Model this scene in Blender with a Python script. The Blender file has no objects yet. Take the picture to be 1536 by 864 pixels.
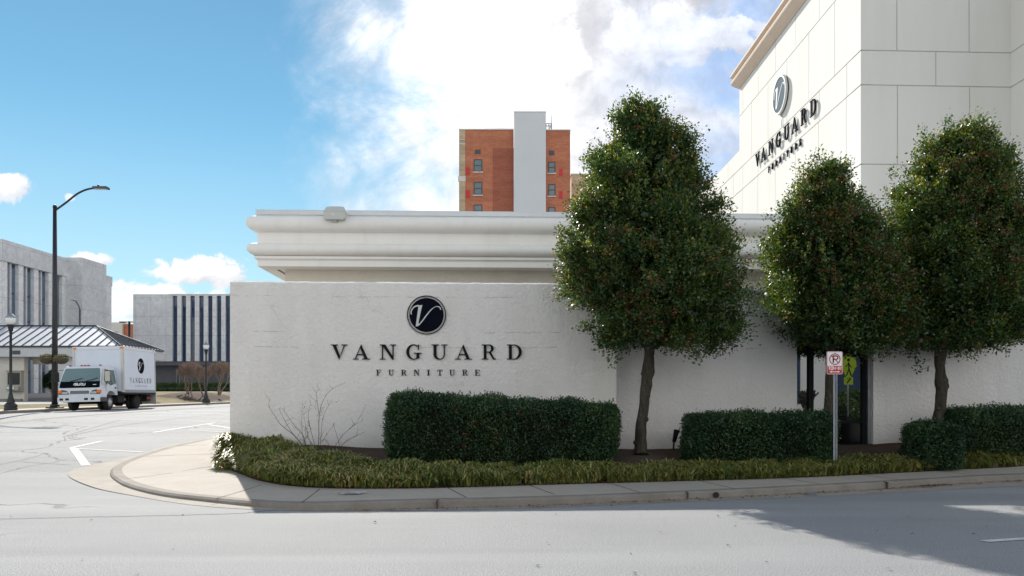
import bpy, math, random
import numpy as np
from mathutils import Vector, Matrix, geometry
random.seed(7); RNG = np.random.default_rng(11)
S = bpy.context.scene
COL = S.collection
R = math.radians
PI = math.pi

# ------------------------------------------------------------------ survey helpers
FPX, CX, HY, HC = 1152.0, 768.0, 588.0, 1.45
def sst(a, b, x):
    t = min(1, max(0, (x-a)/(b-a))); return t*t*(3-2*t)
def terr(x, y):
    z = 0.0
    if y > 13: z += .56*(1-math.exp(-(y-13)/9))
    if y > 18 and x < -8:
        z += .09*max(0, 1-((x+16.0)/5.6)**2)*sst(18, 28, y)
    if x < -22:
        z += .30*sst(-23.5, -27.5, x)*sst(20, 30, y)
        z += .50*sst(54, 66, y)*sst(-22, -25, x)
    return z
def P(px, py, Y): return Vector(((px-CX)*Y/FPX, Y, HC+(HY-py)*Y/FPX))
def G(px, py, off=0.0):
    lo, hi = 1.0, 400.0
    t = (px-CX)/FPX
    f = lambda Y: HC-(py-HY)*Y/FPX-(terr(t*Y, Y)+off)      # ray height above ground
    for _ in range(60):
        m = .5*(lo+hi)
        if f(m) > 0: lo = m
        else: hi = m
    return (t*lo, lo)
def interp(x, xs, ys): return float(np.interp(x, xs, ys))

# ------------------------------------------------------------------ object helpers
def anc_off(o):
    v = Vector((0, 0, 0))
    while o is not None: v += o.location; o = o.parent
    return v
def tag(o, label=None, cat=None, group=None, kind=None):
    if label: o['label'] = label
    if cat: o['category'] = cat
    if group: o['group'] = group
    if kind: o['kind'] = kind
    return o
def thing(name, loc, label, cat, group=None):
    o = bpy.data.objects.new(name, None); COL.objects.link(o); o.location = loc
    o.empty_display_size = .2
    return tag(o, label, cat, group)
def copy_tree(o, parent=None):
    c = o.copy(); COL.objects.link(c); c.parent = parent
    for ch in list(o.children): copy_tree(ch, c)
    return c

class MB:
    def __init__(s): s.v = []; s.f = []; s.m = []; s.sm = []; s.ch = []
    def add(s, vs, fs, mi=0, smooth=False):
        b = len(s.v); s.ch.append((b, len(s.f))); s.v += [tuple(p) for p in vs]
        for f in fs: s.f.append([b+i for i in f]); s.m.append(mi); s.sm.append(smooth)
    def box(s, x0, x1, y0, y1, z0, z1, mi=0, fn=None, bev=0):
        if bev:
            b = bev
            pr = [(x0+b, y0), (x1-b, y0), (x1, y0+b), (x1, y1-b), (x1-b, y1), (x0+b, y1), (x0, y1-b), (x0, y0+b)]
            vs = [(x, y, z0) for x, y in pr]+[(x, y, z1-b) for x, y in pr]
            cx, cy = (x0+x1)/2, (y0+y1)/2
            vs += [(x+(b if x < cx else -b), y+(b if y < cy else -b), z1) for x, y in pr]
            fs = [list(range(7, -1, -1)), list(range(16, 24))]
            for r in (0, 8):
                for i in range(8): j = (i+1) % 8; fs.append([r+i, r+j, r+8+j, r+8+i])
        else:
            vs = [(x0, y0, z0), (x1, y0, z0), (x1, y1, z0), (x0, y1, z0), (x0, y0, z1), (x1, y0, z1), (x1, y1, z1), (x0, y1, z1)]
            fs = [[3, 2, 1, 0], [4, 5, 6, 7], [0, 1, 5, 4], [1, 2, 6, 5], [2, 3, 7, 6], [3, 0, 4, 7]]
        if fn: vs = [fn(*p) for p in vs]
        s.add(vs, fs, mi); return s
    def tube(s, pts, rad, n=8, mi=0, cap=True, smooth=True):
        pts = [Vector(p) for p in pts]
        if not hasattr(rad, '__len__'): rad = [rad]*len(pts)
        vs = []; fs = []; ref = None
        for i, p in enumerate(pts):
            d = (pts[min(i+1, len(pts)-1)]-pts[max(i-1, 0)])
            d = d.normalized() if d.length > 1e-9 else Vector((0, 0, 1))
            if ref is None: ref = Vector((1, 0, 0)) if abs(d.x) < .8 else Vector((0, 1, 0))
            a = (ref-d*ref.dot(d)).normalized(); ref = a; b = d.cross(a)
            for k in range(n):
                t = 2*PI*k/n; vs.append(p+(a*math.cos(t)+b*math.sin(t))*rad[i])
        for i in range(len(pts)-1):
            for k in range(n):
                l = (k+1) % n; fs.append([i*n+k, i*n+l, (i+1)*n+l, (i+1)*n+k])
        s.add(vs, fs, mi, smooth)
        if cap:
            b = len(s.v)-len(vs)
            s.f.append([b+k for k in range(n-1, -1, -1)]); s.m.append(mi); s.sm.append(False)
            s.f.append([b+(len(pts)-1)*n+k for k in range(n)]); s.m.append(mi); s.sm.append(False)
        return s
    def lathe(s, prof, c=(0, 0, 0), n=20, mi=0, axis='z', smooth=True):
        vs = []; fs = []
        for r, h in prof:
            for k in range(n):
                t = 2*PI*k/n; a, b = r*math.cos(t), r*math.sin(t)
                q = (a, b, h) if axis == 'z' else ((h, a, b) if axis == 'x' else (b, h, a))
                vs.append((c[0]+q[0], c[1]+q[1], c[2]+q[2]))
        for i in range(len(prof)-1):
            for k in range(n):
                l = (k+1) % n; fs.append([i*n+k, i*n+l, (i+1)*n+l, (i+1)*n+k])
        s.add(vs, fs, mi, smooth)
        b = len(s.v)-len(vs)
        s.f.append([b+k for k in range(n-1, -1, -1)]); s.m.append(mi); s.sm.append(False)
        s.f.append([b+(len(prof)-1)*n+k for k in range(n)]); s.m.append(mi); s.sm.append(False)
        return s
    def prism(s, fr, pts, d0, d1, mi=0):
        n = len(pts); a = sum(pts[i][0]*pts[(i+1) % n][1]-pts[(i+1) % n][0]*pts[i][1] for i in range(n))
        if a < 0: pts = pts[::-1]
        vs = [fr(u, v, d0) for u, v in pts]+[fr(u, v, d1) for u, v in pts]
        fs = [list(range(n-1, -1, -1)), list(range(n, 2*n))]
        for i in range(n): j = (i+1) % n; fs.append([i, j, n+j, n+i])
        s.add(vs, fs, mi); return s
    def build(s, name, mats, parent=None):
        me = bpy.data.meshes.new(name)
        off = anc_off(parent) if parent is not None else Vector((0, 0, 0))
        me.from_pydata([(p[0]-off.x, p[1]-off.y, p[2]-off.z) for p in s.v], [], s.f)
        if not isinstance(mats, (list, tuple)): mats = [mats]
        for m in mats: me.materials.append(m)
        me.polygons.foreach_set('material_index', s.m)
        me.polygons.foreach_set('use_smooth', s.sm)
        me.update()
        o = bpy.data.objects.new(name, me); COL.objects.link(o)
        if parent is not None: o.parent = parent
        return o

def build_each(mb, name, mats, parent=None):
    """one object per separate solid that was added"""
    out = []
    for i, (v0, f0) in enumerate(mb.ch):
        v1, f1 = mb.ch[i+1] if i+1 < len(mb.ch) else (len(mb.v), len(mb.f))
        q = MB(); q.v = mb.v[v0:v1]; q.f = [[a-v0 for a in f] for f in mb.f[f0:f1]]; q.m = mb.m[f0:f1]; q.sm = mb.sm[f0:f1]
        out.append(q.build(name, mats, parent))
    return out
def frame(O, ex, ey, en):
    O, ex, ey, en = Vector(O), Vector(ex).normalized(), Vector(ey).normalized(), Vector(en).normalized()
    return lambda u, v, d=0.0: O+ex*u+ey*v+en*d

def np_mesh(name, verts, quads, tris, mats, qmi=None, tmi=None, rnd=None, parent=None):
    """mass mesh from arrays; verts already relative to the parent's place"""
    me = bpy.data.meshes.new(name)
    nv, nq, nt = len(verts), len(quads), len(tris)
    me.vertices.add(nv); me.vertices.foreach_set('co', np.asarray(verts, np.float32).ravel())
    loops = np.concatenate([np.asarray(quads, np.int32).ravel(), np.asarray(tris, np.int32).ravel()]) if nt else np.asarray(quads, np.int32).ravel()
    me.loops.add(len(loops)); me.loops.foreach_set('vertex_index', loops.astype(np.int32))
    me.polygons.add(nq+nt)
    st = np.concatenate([np.arange(nq)*4, nq*4+np.arange(nt)*3]).astype(np.int32)
    me.polygons.foreach_set('loop_start', st)
    mi = np.concatenate([np.zeros(nq, np.int32) if qmi is None else qmi, np.zeros(nt, np.int32) if tmi is None else tmi]).astype(np.int32)
    for m in mats: me.materials.append(m)
    me.polygons.foreach_set('material_index', mi)
    if rnd is not None:
        at = me.attributes.new('rnd', 'FLOAT', 'FACE')
        at.data.foreach_set('value', np.asarray(rnd, np.float32))
    me.update(calc_edges=True); me.validate()
    o = bpy.data.objects.new(name, me); COL.objects.link(o)
    if parent is not None: o.parent = parent
    return o

# ------------------------------------------------------------------ materials
class NT:
    def __init__(s, name):
        s.m = bpy.data.materials.new(name); s.m.use_nodes = True
        s.t = s.m.node_tree; s.bs = s.t.nodes['Principled BSDF']; s.out = s.t.nodes['Material Output']
        s.co = None
    def n(s, ty, **kw):
        q = s.t.nodes.new(ty)
        for k, v in kw.items(): setattr(q, k, v)
        return q
    def link(s, a, b): s.t.links.new(a, b)
    def val(s, sock, v):
        if isinstance(v, (int, float)): sock.default_value = v
        elif isinstance(v, (tuple, list)): sock.default_value = v if len(v) == len(sock.default_value) else tuple(v)+(1,)
        else: s.link(v, sock)
    def obj(s):
        if s.co is None: s.co = s.n('ShaderNodeTexCoord')
        return s.co.outputs['Object']
    def math(s, op, a, b=0.0, c=None, clamp=False):
        q = s.n('ShaderNodeMath', operation=op, use_clamp=clamp)
        s.val(q.inputs[0], a); s.val(q.inputs[1], b)
        if c is not None: s.val(q.inputs[2], c)
        return q.outputs[0]
    def map(s, scale=(1, 1, 1), src=None, rot=(0, 0, 0)):
        q = s.n('ShaderNodeMapping'); q.inputs['Scale'].default_value = scale; q.inputs['Rotation'].default_value = rot
        s.link(src or s.obj(), q.inputs['Vector']); return q.outputs[0]
    def noise(s, scale=5, detail=4, rough=.55, src=None, dist=0):
        q = s.n('ShaderNodeTexNoise'); q.inputs['Scale'].default_value = scale; q.inputs['Detail'].default_value = detail
        q.inputs['Roughness'].default_value = rough; q.inputs['Distortion'].default_value = dist
        s.link(src or s.obj(), q.inputs['Vector']); return q.outputs[0]
    def ramp(s, fac, stops):
        q = s.n('ShaderNodeValToRGB'); s.link(fac, q.inputs[0]); e = q.color_ramp.elements
        while len(e) < len(stops): e.new(.5)
        for el, (p, c) in zip(e, stops):
            el.position = p; el.color = (c, c, c, 1) if isinstance(c, (int, float)) else tuple(c)+(1,)
        return q.outputs[0]
    def mix(s, fac, a, b, blend='MIX'):
        q = s.n('ShaderNodeMix', data_type='RGBA', blend_type=blend)
        s.val(q.inputs[0], fac); s.val(q.inputs[6], a); s.val(q.inputs[7], b); return q.outputs[2]
    def sstep(s, x, a, b):
        q = s.n('ShaderNodeMapRange', interpolation_type='SMOOTHSTEP')
        s.val(q.inputs[0], x); q.inputs[1].default_value = a; q.inputs[2].default_value = b
        return q.outputs[0]
    def bump(s, h, strength=.5, dist=.02, prev=None):
        q = s.n('ShaderNodeBump'); q.inputs['Strength'].default_value = strength; q.inputs['Distance'].default_value = dist
        s.link(h, q.inputs['Height'])
        if prev is not None: s.link(prev, q.inputs['Normal'])
        return q.outputs[0]
    def fin(s, col=None, rough=None, normal=None, metal=None, spec=None):
        b = s.bs.inputs
        if col is not None: s.val(b['Base Color'], col)
        if rough is not None: s.val(b['Roughness'], rough)
        if normal is not None: s.link(normal, b['Normal'])
        if metal is not None: b['Metallic'].default_value = metal
        if spec is not None: b['Specular IOR Level'].default_value = spec
        return s.m

def simple(name, c, c2=None, scale=6, rough=.7, bump=0, bscale=60, metal=0, spec=.5, stretch=(1, 1, 1), bd=.01):
    t = NT(name)
    c2 = c2 or tuple(x*.82 for x in c)
    f = t.ramp(t.noise(scale, 5, .6, t.map(stretch)), [(.3, 0.0), (.7, 1.0)])
    col = t.mix(f, c, c2)
    nm = t.bump(t.noise(bscale, 3), bump, bd) if bump else None
    return t.fin(col, rough, nm, metal, spec)

def stucco(name, c, lines=(), dirt=.5, bs=1.0):
    t = NT(name)
    big = t.noise(1.3, 5, .6)
    st = t.noise(2.2, 5, .6, t.map((1, 1, .12)))
    fine = t.noise(48, 4, .7)
    med = t.noise(14, 5, .7, dist=.5)
    col = t.mix(t.math('MULTIPLY', t.ramp(st, [(.45, 0.0), (.8, 1.0)]), .35*dirt), c, tuple(x*y for x, y in zip(c, (.72, .70, .68))))
    col = t.mix(t.math('MULTIPLY', t.ramp(big, [(.4, 0.0), (.75, 1.0)]), .3*dirt), col, tuple(x*.8 for x in c))
    spk = t.ramp(t.noise(38, 3, .7), [(.30, 1.0), (.38, 0.0)])
    col = t.mix(t.math('MULTIPLY', spk, .45*dirt), col, tuple(x*.4 for x in c))
    sx = t.n('ShaderNodeSeparateXYZ'); t.link(t.obj(), sx.inputs[0])
    # cracks: horizontal hairlines plus a few wandering ones
    for z0, seed in lines:
        w = t.math('MULTIPLY', t.math('SUBTRACT', t.noise(3.0, 6, .7, t.map((1, 1, .05))), .5), .09)
        d = t.math('ABSOLUTE', t.math('SUBTRACT', t.math('SUBTRACT', sx.outputs[2], z0), w))
        ln = t.sstep(d, .008, .002)
        gate = t.math('MULTIPLY', t.sstep(t.noise(.9, 3, .6, t.map((1, 1, 0.3*seed))), .47, .56), t.sstep(t.noise(7, 4, .7, t.map((1, 1, .1))), .42, .55))
        col = t.mix(t.math('MULTIPLY', t.math('MULTIPLY', ln, gate), .6), col, (.12, .11, .10))
    vo = t.n('ShaderNodeTexVoronoi', feature='DISTANCE_TO_EDGE'); vo.inputs['Scale'].default_value = .75
    wp = t.n('ShaderNodeVectorMath', operation='ADD'); t.link(t.obj(), wp.inputs[0])
    nz = t.n('ShaderNodeTexNoise'); nz.inputs['Scale'].default_value = 4; nz.inputs['Detail'].default_value = 6; t.link(t.obj(), nz.inputs['Vector'])
    sc = t.n('ShaderNodeVectorMath', operation='SCALE'); sc.inputs['Scale'].default_value = .35; t.link(nz.outputs['Color'], sc.inputs[0])
    t.link(sc.outputs[0], wp.inputs[1]); t.link(wp.outputs[0], vo.inputs['Vector'])
    ck = t.math('MULTIPLY', t.sstep(vo.outputs['Distance'], .009, .002), t.sstep(t.noise(.8, 2), .54, .62))
    col = t.mix(t.math('MULTIPLY', ck, .14*dirt), col, (.15, .14, .13))
    n1 = t.bump(t.ramp(med, [(.35, 0.0), (.65, 1.0)]), .62*bs, .022)
    n2 = t.bump(fine, .5*bs, .010, n1)
    bse = t.math('MULTIPLY', t.sstep(t.math('ADD', sx.outputs[2], t.math('MULTIPLY', t.math('SUBTRACT', med, .5), .25)), .75, .3), .30*dirt)
    col = t.mix(bse, col, (.30, .25, .21))
    return t.fin(col, .9, n2, 0, .2)

def asphalt(name):
    t = NT(name)
    sp = t.noise(78, 4, .85)
    sp2 = t.noise(42, 4, .8)
    big = t.noise(.35, 5, .6)
    trk = t.noise(.5, 4, .6, t.map((.12, 1.4, 1)))
    c = t.ramp(sp, [(.28, (.04, .042, .046)), (.5, (.255, .257, .262)), (.72, (.68, .67, .66))])
    c = t.mix(t.math('MULTIPLY', t.ramp(sp2, [(.35, 1.0), (.5, 0.0)]), .3), c, (.10, .105, .115))
    c = t.mix(t.math('MULTIPLY', t.ramp(big, [(.4, 0.0), (.7, 1.0)]), .22), c, (.13, .135, .145))
    c = t.mix(t.math('MULTIPLY', t.ramp(trk, [(.48, 0.0), (.66, 1.0)]), .28), c, (.38, .38, .38))
    dk = t.ramp(t.noise(1.7, 5, .7), [(.66, 0.0), (.74, 1.0)])
    c = t.mix(t.math('MULTIPLY', dk, .3), c, (.08, .08, .085))
    ln = t.ramp(t.noise(.55, 5, .65, t.map((.06, 1, 1), rot=(0, 0, -.08)), dist=.3), [(.50, 0.0), (.60, 1.0)])
    c = t.mix(t.math('MULTIPLY', ln, .22), c, (.14, .14, .145))
    oil = t.ramp(t.noise(2.6, 4, .6), [(.70, 0.0), (.80, 1.0)])
    c = t.mix(t.math('MULTIPLY', oil, .35), c, (.10, .10, .10))
    vo = t.n('ShaderNodeTexVoronoi', feature='DISTANCE_TO_EDGE'); vo.inputs['Scale'].default_value = .16
    wp = t.n('ShaderNodeVectorMath', operation='ADD'); t.link(t.obj(), wp.inputs[0])
    nz = t.n('ShaderNodeTexNoise'); nz.inputs['Scale'].default_value = 1.2; nz.inputs['Detail'].default_value = 7; t.link(t.obj(), nz.inputs['Vector'])
    sc = t.n('ShaderNodeVectorMath', operation='SCALE'); sc.inputs['Scale'].default_value = 1.1; t.link(nz.outputs['Color'], sc.inputs[0])
    t.link(sc.outputs[0], wp.inputs[1]); t.link(wp.outputs[0], vo.inputs['Vector'])
    sx = t.n('ShaderNodeSeparateXYZ'); t.link(t.obj(), sx.inputs[0])
    left = t.sstep(sx.outputs[0], -4.5, -6.5)
    ck = t.math('MULTIPLY', t.math('MULTIPLY', t.sstep(vo.outputs['Distance'], .006, .0015), left), .7)
    c = t.mix(ck, c, (.03, .03, .03))
    nm = t.bump(sp, .22, .006)
    return t.fin(c, .85, nm, 0, .25)

def concrete(name, c, stain=.4, warm=(.62, .55, .47)):
    t = NT(name)
    f = t.ramp(t.noise(2.2, 6, .65), [(.35, 0.0), (.72, 1.0)])
    col = t.mix(t.math('MULTIPLY', f, stain), c, tuple(x*y*1.1 for x, y in zip(c, warm)))
    sp = t.ramp(t.noise(85, 3, .7), [(.3, .80), (.7, 1.10)])
    col = t.mix(1.0, col, sp, 'MULTIPLY')
    d = t.ramp(t.noise(.9, 5, .7), [(.55, 0.0), (.75, 1.0)])
    col = t.mix(t.math('MULTIPLY', d, .35*stain), col, tuple(x*.5 for x in c))
    nm = t.bump(t.noise(60, 4, .7), .3, .006)
    return t.fin(col, .85, nm, 0, .25)

def leafmat(name, stops, trans=.25, gloss=.35, spec=.5, tint=(1.5, 1.8, .6)):
    t = NT(name)
    a = t.n('ShaderNodeAttribute', attribute_name='rnd')
    col = t.ramp(a.outputs['Fac'], stops)
    t.fin(col, gloss, None, 0, spec)
    tr = t.n('ShaderNodeBsdfTranslucent')
    t.link(t.mix(1.0, col, tint, 'MULTIPLY'), tr.inputs['Color'])
    mx = t.n('ShaderNodeMixShader'); mx.inputs[0].default_value = trans
    t.link(t.bs.outputs[0], mx.inputs[1]); t.link(tr.outputs[0], mx.inputs[2]); t.link(mx.outputs[0], t.out.inputs['Surface'])
    return t.m

def brick(name, c1, c2, mortar, scale=1.0):
    t = NT(name)
    sx = t.n('ShaderNodeSeparateXYZ'); t.link(t.obj(), sx.inputs[0])
    cb = t.n('ShaderNodeCombineXYZ'); t.link(t.math('ADD', sx.outputs[0], sx.outputs[1]), cb.inputs[0]); t.link(sx.outputs[2], cb.inputs[1])
    b = t.n('ShaderNodeTexBrick'); t.link(cb.outputs[0], b.inputs['Vector'])
    b.inputs['Color1'].default_value = c1+(1,); b.inputs['Color2'].default_value = c2+(1,); b.inputs['Mortar'].default_value = mortar+(1,)
    b.inputs['Scale'].default_value = scale; b.inputs['Mortar Size'].default_value = .012; b.inputs['Brick Width'].default_value = .42; b.inputs['Row Height'].default_value = .14
    f = t.ramp(t.noise(.45, 5, .6, t.map((.35, .35, 2.2))), [(.35, .8), (.7, 1.12)])
    col = t.mix(1.0, b.outputs['Color'], f, 'MULTIPLY')
    return t.fin(col, .9, None, 0, .2)

def marble(name, c=(.64, .65, .67)):
    t = NT(name)
    f = t.ramp(t.noise(.9, 8, .7, dist=1.6), [(.35, 0.0), (.62, .6), (.75, 1.0)])
    col = t.mix(f, tuple(x*.78 for x in c), tuple(min(1, x*1.12) for x in c))
    v = t.ramp(t.noise(.5, 6, .7, t.map((1, 1, 1), rot=(.4, .6, .5)), dist=3), [(.475, 0.0), (.5, 1.0), (.525, 0.0)])
    col = t.mix(t.math('MULTIPLY', v, .35), col, (.25, .27, .30))
    sx = t.n('ShaderNodeSeparateXYZ'); t.link(t.obj(), sx.inputs[0])
    hx = t.math('ADD', sx.outputs[0], sx.outputs[1])
    gz = t.math('ABSOLUTE', t.math('SUBTRACT', t.math('FRACT', t.math('DIVIDE', sx.outputs[2], 2.1)), .5))
    gx = t.math('ABSOLUTE', t.math('SUBTRACT', t.math('FRACT', t.math('DIVIDE', hx, 1.7)), .5))
    j = t.math('MAXIMUM', t.sstep(gz, .487, .493), t.sstep(gx, .487, .493))
    col = t.mix(t.math('MULTIPLY', j, .45), col, (.2, .21, .22))
    return t.fin(col, .6, None, 0, .4)

M = {}
M['asphalt'] = asphalt('asphalt')
M['stucco'] = stucco('white_stucco', (.83, .79, .765), [(3.2, 1), (2.27, 2), (2.55, 3)], 1.0)
M['stucco2'] = stucco('grey_white_stucco', (.84, .80, .785), [(2.3, 4)], 1.0, 1.1)
M['beige'] = stucco('beige_stucco', (.80, .73, .63), [], .6)
M['panel'] = simple('eifs_panel', (.70, .685, .65), (.645, .628, .59), .9, .85, .15, 90, 0, .2, stretch=(1, 1, .18), bd=.004)
M['joint'] = simple('panel_joint', (.57, .535, .485), None, 5, .9)
M['bandstone'] = simple('tan_cornice', (.62, .50, .40), (.57, .455, .36), 3, .8)
M['cornice'] = simple('cornice_paint', (.79, .75, .70), (.75, .71, .66), 1.2, .6, .15, 40, 0, .3, stretch=(1, 1, 3))
def cornice():
    t = NT('cornice_paint')
    st = t.ramp(t.noise(3.5, 6, .65, t.map((1, 1, .10))), [(.48, 0.0), (.78, 1.0)])
    bl = t.ramp(t.noise(.8, 5, .65), [(.4, 0.0), (.7, 1.0)])
    c = t.mix(t.math('MULTIPLY', st, .22), (.83, .80, .765), (.56, .52, .47))
    c = t.mix(t.math('MULTIPLY', bl, .2), c, (.72, .69, .65))
    sp = t.ramp(t.noise(30, 3, .7), [(.28, 1.0), (.36, 0.0)])
    c = t.mix(t.math('MULTIPLY', sp, .25), c, (.35, .32, .28))
    return t.fin(c, .75, t.bump(t.noise(14, 4, .6), .12, .01), 0, .25)
M['cornice'] = cornice()
M['capmetal'] = simple('cap_metal', (.62, .64, .66), (.56, .58, .60), 3, .4, metal=.3)
M['black'] = simple('black_paint', (.010, .011, .013), (.014, .014, .016), 8, .65, spec=.08)
M['navy'] = simple('navy_disc', (.003, .0045, .010), (.0045, .006, .012), 3, .7, spec=.04)
M['signblue'] = simple('blue_grey_disc', (.075, .11, .145), (.065, .10, .13), 3, .8, spec=.1)
M['lettersilver'] = simple('pale_inlay', (.62, .62, .61), None, 8, .6)
M['white'] = simple('white_paint', (.78, .79, .80), (.72, .73, .75), 3, .45)
M['truckwhite'] = simple('truck_white', (.74, .76, .80), (.68, .71, .76), 1.5, .3, spec=.5)
M['boxwhite'] = simple('box_panel', (.70, .74, .82), (.64, .69, .78), 1.2, .4)
M['aluminium'] = simple('aluminium', (.62, .60, .56), (.52, .50, .47), 5, .45, metal=.5)
M['rubber'] = simple('rubber', (.014, .014, .015), (.025, .024, .023), 12, .85)
M['chassis'] = simple('chassis_black', (.012, .012, .013), None, 9, .8)
M['amber'] = simple('amber_lens', (.85, .22, .01), (.75, .16, .01), 9, .25)
M['red'] = simple('red_paint', (.55, .015, .02), (.46, .012, .018), 9, .45)
M['lens'] = simple('clear_lens', (.55, .57, .58), (.35, .37, .38), 14, .15)
M['bronze'] = simple('dark_bronze', (.018, .017, .022), (.03, .028, .034), 7, .45, metal=.2)
M['blackmetal'] = simple('black_iron', (.012, .014, .016), (.02, .022, .024), 9, .5)
M['galv'] = simple('galvanised', (.36, .38, .41), (.27, .29, .32), 14, .5, metal=.6)
M['frost'] = simple('frosted_glass', (.75, .77, .78), (.68, .70, .72), 6, .25)
M['marble'] = marble('grey_marble')
M['marble_pale'] = marble('pale_marble', (.76, .76, .77))
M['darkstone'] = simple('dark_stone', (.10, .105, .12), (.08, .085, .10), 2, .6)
M['brick'] = brick('red_brick', (.52, .175, .095), (.42, .13, .07), (.43, .26, .18))
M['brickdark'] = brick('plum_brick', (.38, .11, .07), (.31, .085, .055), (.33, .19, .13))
M['brickbeige'] = brick('buff_brick', (.52, .40, .27), (.42, .31, .20), (.50, .42, .31))
M['shaft'] = simple('shaft_render', (.60, .61, .64), (.57, .58, .61), .3, .8)
M['stone'] = simple('pale_trim', (.66, .62, .56), None, 4, .8)
M['concrete'] = concrete('sidewalk_concrete', (.425, .38, .33), .35)
M['kerb'] = concrete('kerb_concrete', (.27, .245, .22), .8)
M['gutter'] = concrete('gutter_concrete', (.37, .335, .295), .6)
M['farwalk'] = concrete('far_concrete', (.42, .39, .355), .3)
M['groove'] = simple('joint_dirt', (.075, .06, .048), None, 20, .95)
M['tar'] = simple('tar_seam', (.035, .035, .038), (.07, .07, .07), 8, .8)
M['paint'] = simple('road_paint_white', (.66, .66, .65), (.44, .44, .44), 14, .8)
M['yellow'] = simple('road_paint_yellow', (.38, .32, .20), (.26, .25, .22), 3, .85)
def mulch():
    t = NT('pine_mulch')
    c = t.ramp(t.noise(45, 5, .75, t.map((1, 1, 1)), dist=1.5), [(.3, (.030, .019, .013)), (.52, (.085, .052, .036)), (.72, (.17, .115, .085))])
    c = t.mix(t.math('MULTIPLY', t.ramp(t.noise(1.1, 4), [(.4, 0.0), (.65, 1.0)]), .6), c, (.12, .10, .095))
    return t.fin(c, .95, t.bump(t.noise(55, 4, .8), .9, .03), 0, .1)
M['mulch'] = mulch()
def lawn():
    t = NT('dry_lawn')
    c = t.ramp(t.noise(.8, 6, .7), [(.3, (.15, .125, .06)), (.55, (.24, .195, .10)), (.75, (.30, .25, .15))])
    c = t.mix(t.ramp(t.noise(30, 3), [(.35, .5), (.6, 0.0)]), c, (.07, .07, .03))
    return t.fin(c, .95, None, 0, .1)
M['lawn'] = lawn()
def bark(name, a, b):
    t = NT(name)
    n = t.noise(14, 6, .7, t.map((1, 1, .22)), dist=1)
    c = t.ramp(n, [(.3, a), (.7, b)])
    li = t.ramp(t.noise(22, 3, .6), [(.62, 0.0), (.72, 1.0)])
    c = t.mix(t.math('MULTIPLY', li, .4), c, (.22, .21, .18))
    return t.fin(c, .95, t.bump(n, .8, .03), 0, .15)
M['bark'] = bark('holly_bark', (.018, .016, .012), (.085, .075, .058))
M['myrtle'] = bark('myrtle_bark', (.15, .105, .08), (.32, .25, .20))
M['twig'] = simple('red_brown_twig', (.34, .25, .20), (.25, .18, .145), 5, .9)
M['drytwig'] = simple('dry_stem', (.14, .09, .065), (.09, .06, .045), 6, .9)
M['holly'] = leafmat('holly_leaf', [(0, (.014, .036, .014)), (.5, (.040, .084, .027)), (.76, (.088, .130, .034)), (.90, (.17, .18, .04)), (1, (.24, .20, .05))], .36, .36, .5, (2.4, 2.1, .55))
M['hedge'] = leafmat('hedge_leaf', [(0, (.009, .030, .013)), (.5, (.027, .066, .027)), (.9, (.058, .108, .038)), (1, (.13, .135, .045))], .22, .35, .4)
M['farhedge'] = leafmat('far_leaf', [(0, (.035, .07, .02)), (.5, (.07, .13, .035)), (1, (.15, .20, .05))], .2, .5, .3)
M['core'] = simple('hedge_core_dark', (.012, .014, .008), (.02, .017, .011), 8, 1.0, spec=.0)  # near-black fill for hedge insides, shade put into the colour
M['berry'] = simple('red_berry', (.30, .055, .025), (.20, .030, .016), 9, .45)
M['liriope'] = leafmat('liriope_blade', [(0, (.065, .11, .032)), (.35, (.17, .215, .048)), (.62, (.31, .285, .075)), (.85, (.44, .345, .13)), (1, (.46, .37, .20))], .2, .45, .4, (1.2, 1.3, .7))
M['deadleaf'] = leafmat('dead_leaf', [(0, (.07, .035, .02)), (.5, (.16, .085, .045)), (1, (.30, .20, .12))], .1, .8, .2)
M['roofpan'] = simple('metal_roof', (.66, .66, .68), (.60, .60, .62), 2, .4, metal=.15)
M['roofseam'] = simple('roof_seam', (.035, .035, .042), None, 6, .5)
M['roofdark'] = simple('metal_roof_shade', (.055, .058, .068), (.07, .072, .08), 3, .5, metal=.1)
M['pavwall'] = simple('pavilion_render', (.62, .58, .53), (.57, .53, .48), 1.5, .85)
M['pavfascia'] = simple('pavilion_fascia', (.55, .56, .58), (.50, .51, .53), 1.5, .7)
M['greyplate'] = simple('grey_plate', (.07, .075, .09), None, 5, .6)
M['atm'] = simple('machine_metal', (.40, .37, .32), (.33, .31, .27), 8, .5, metal=.2)
M['cream'] = simple('cream_wall', (.62, .57, .48), None, 2, .8)
M['pot'] = simple('basket_liner', (.05, .04, .03), (.09, .07, .05), 20, .95)
M['flower'] = simple('pale_flowers', (.34, .30, .12), (.12, .13, .05), 30, .9)
M['blue_litter'] = simple('blue_plastic', (.01, .22, .42), (.01, .17, .34), 9, .5)
M['pale_litter'] = simple('pale_film', (.42, .48, .54), (.36, .40, .44), 9, .35)
M['lime'] = simple('lime_sign', (.34, .48, .03), (.30, .43, .03), 6, .4)
M['floodgrey'] = simple('flood_housing', (.54, .54, .51), (.49, .49, .46), 5, .5)
def glass(name, c, rough=.04, metal=0.0, spec=.7):
    t = NT(name)
    f = t.noise(.7, 4, .6)
    col = t.mix(f, c, tuple(x*.6 for x in c))
    return t.fin(col, rough, None, metal, spec)
M['navyglass'] = glass('navy_glass', (.028, .058, .13))
M['blueglass'] = glass('blue_glass', (.10, .16, .24))
M['windshield'] = glass('windshield', (.22, .32, .33), .05, .6, .8)
M['towerglass'] = glass('tower_glass', (.16, .20, .22), .1)
M['mirrorglass'] = glass('reflective_glass', (.17, .172, .175), .01, .92, .6)
M['darkpanel'] = glass('dark_spandrel', (.006, .006, .007), .12, 0, .4)

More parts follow.
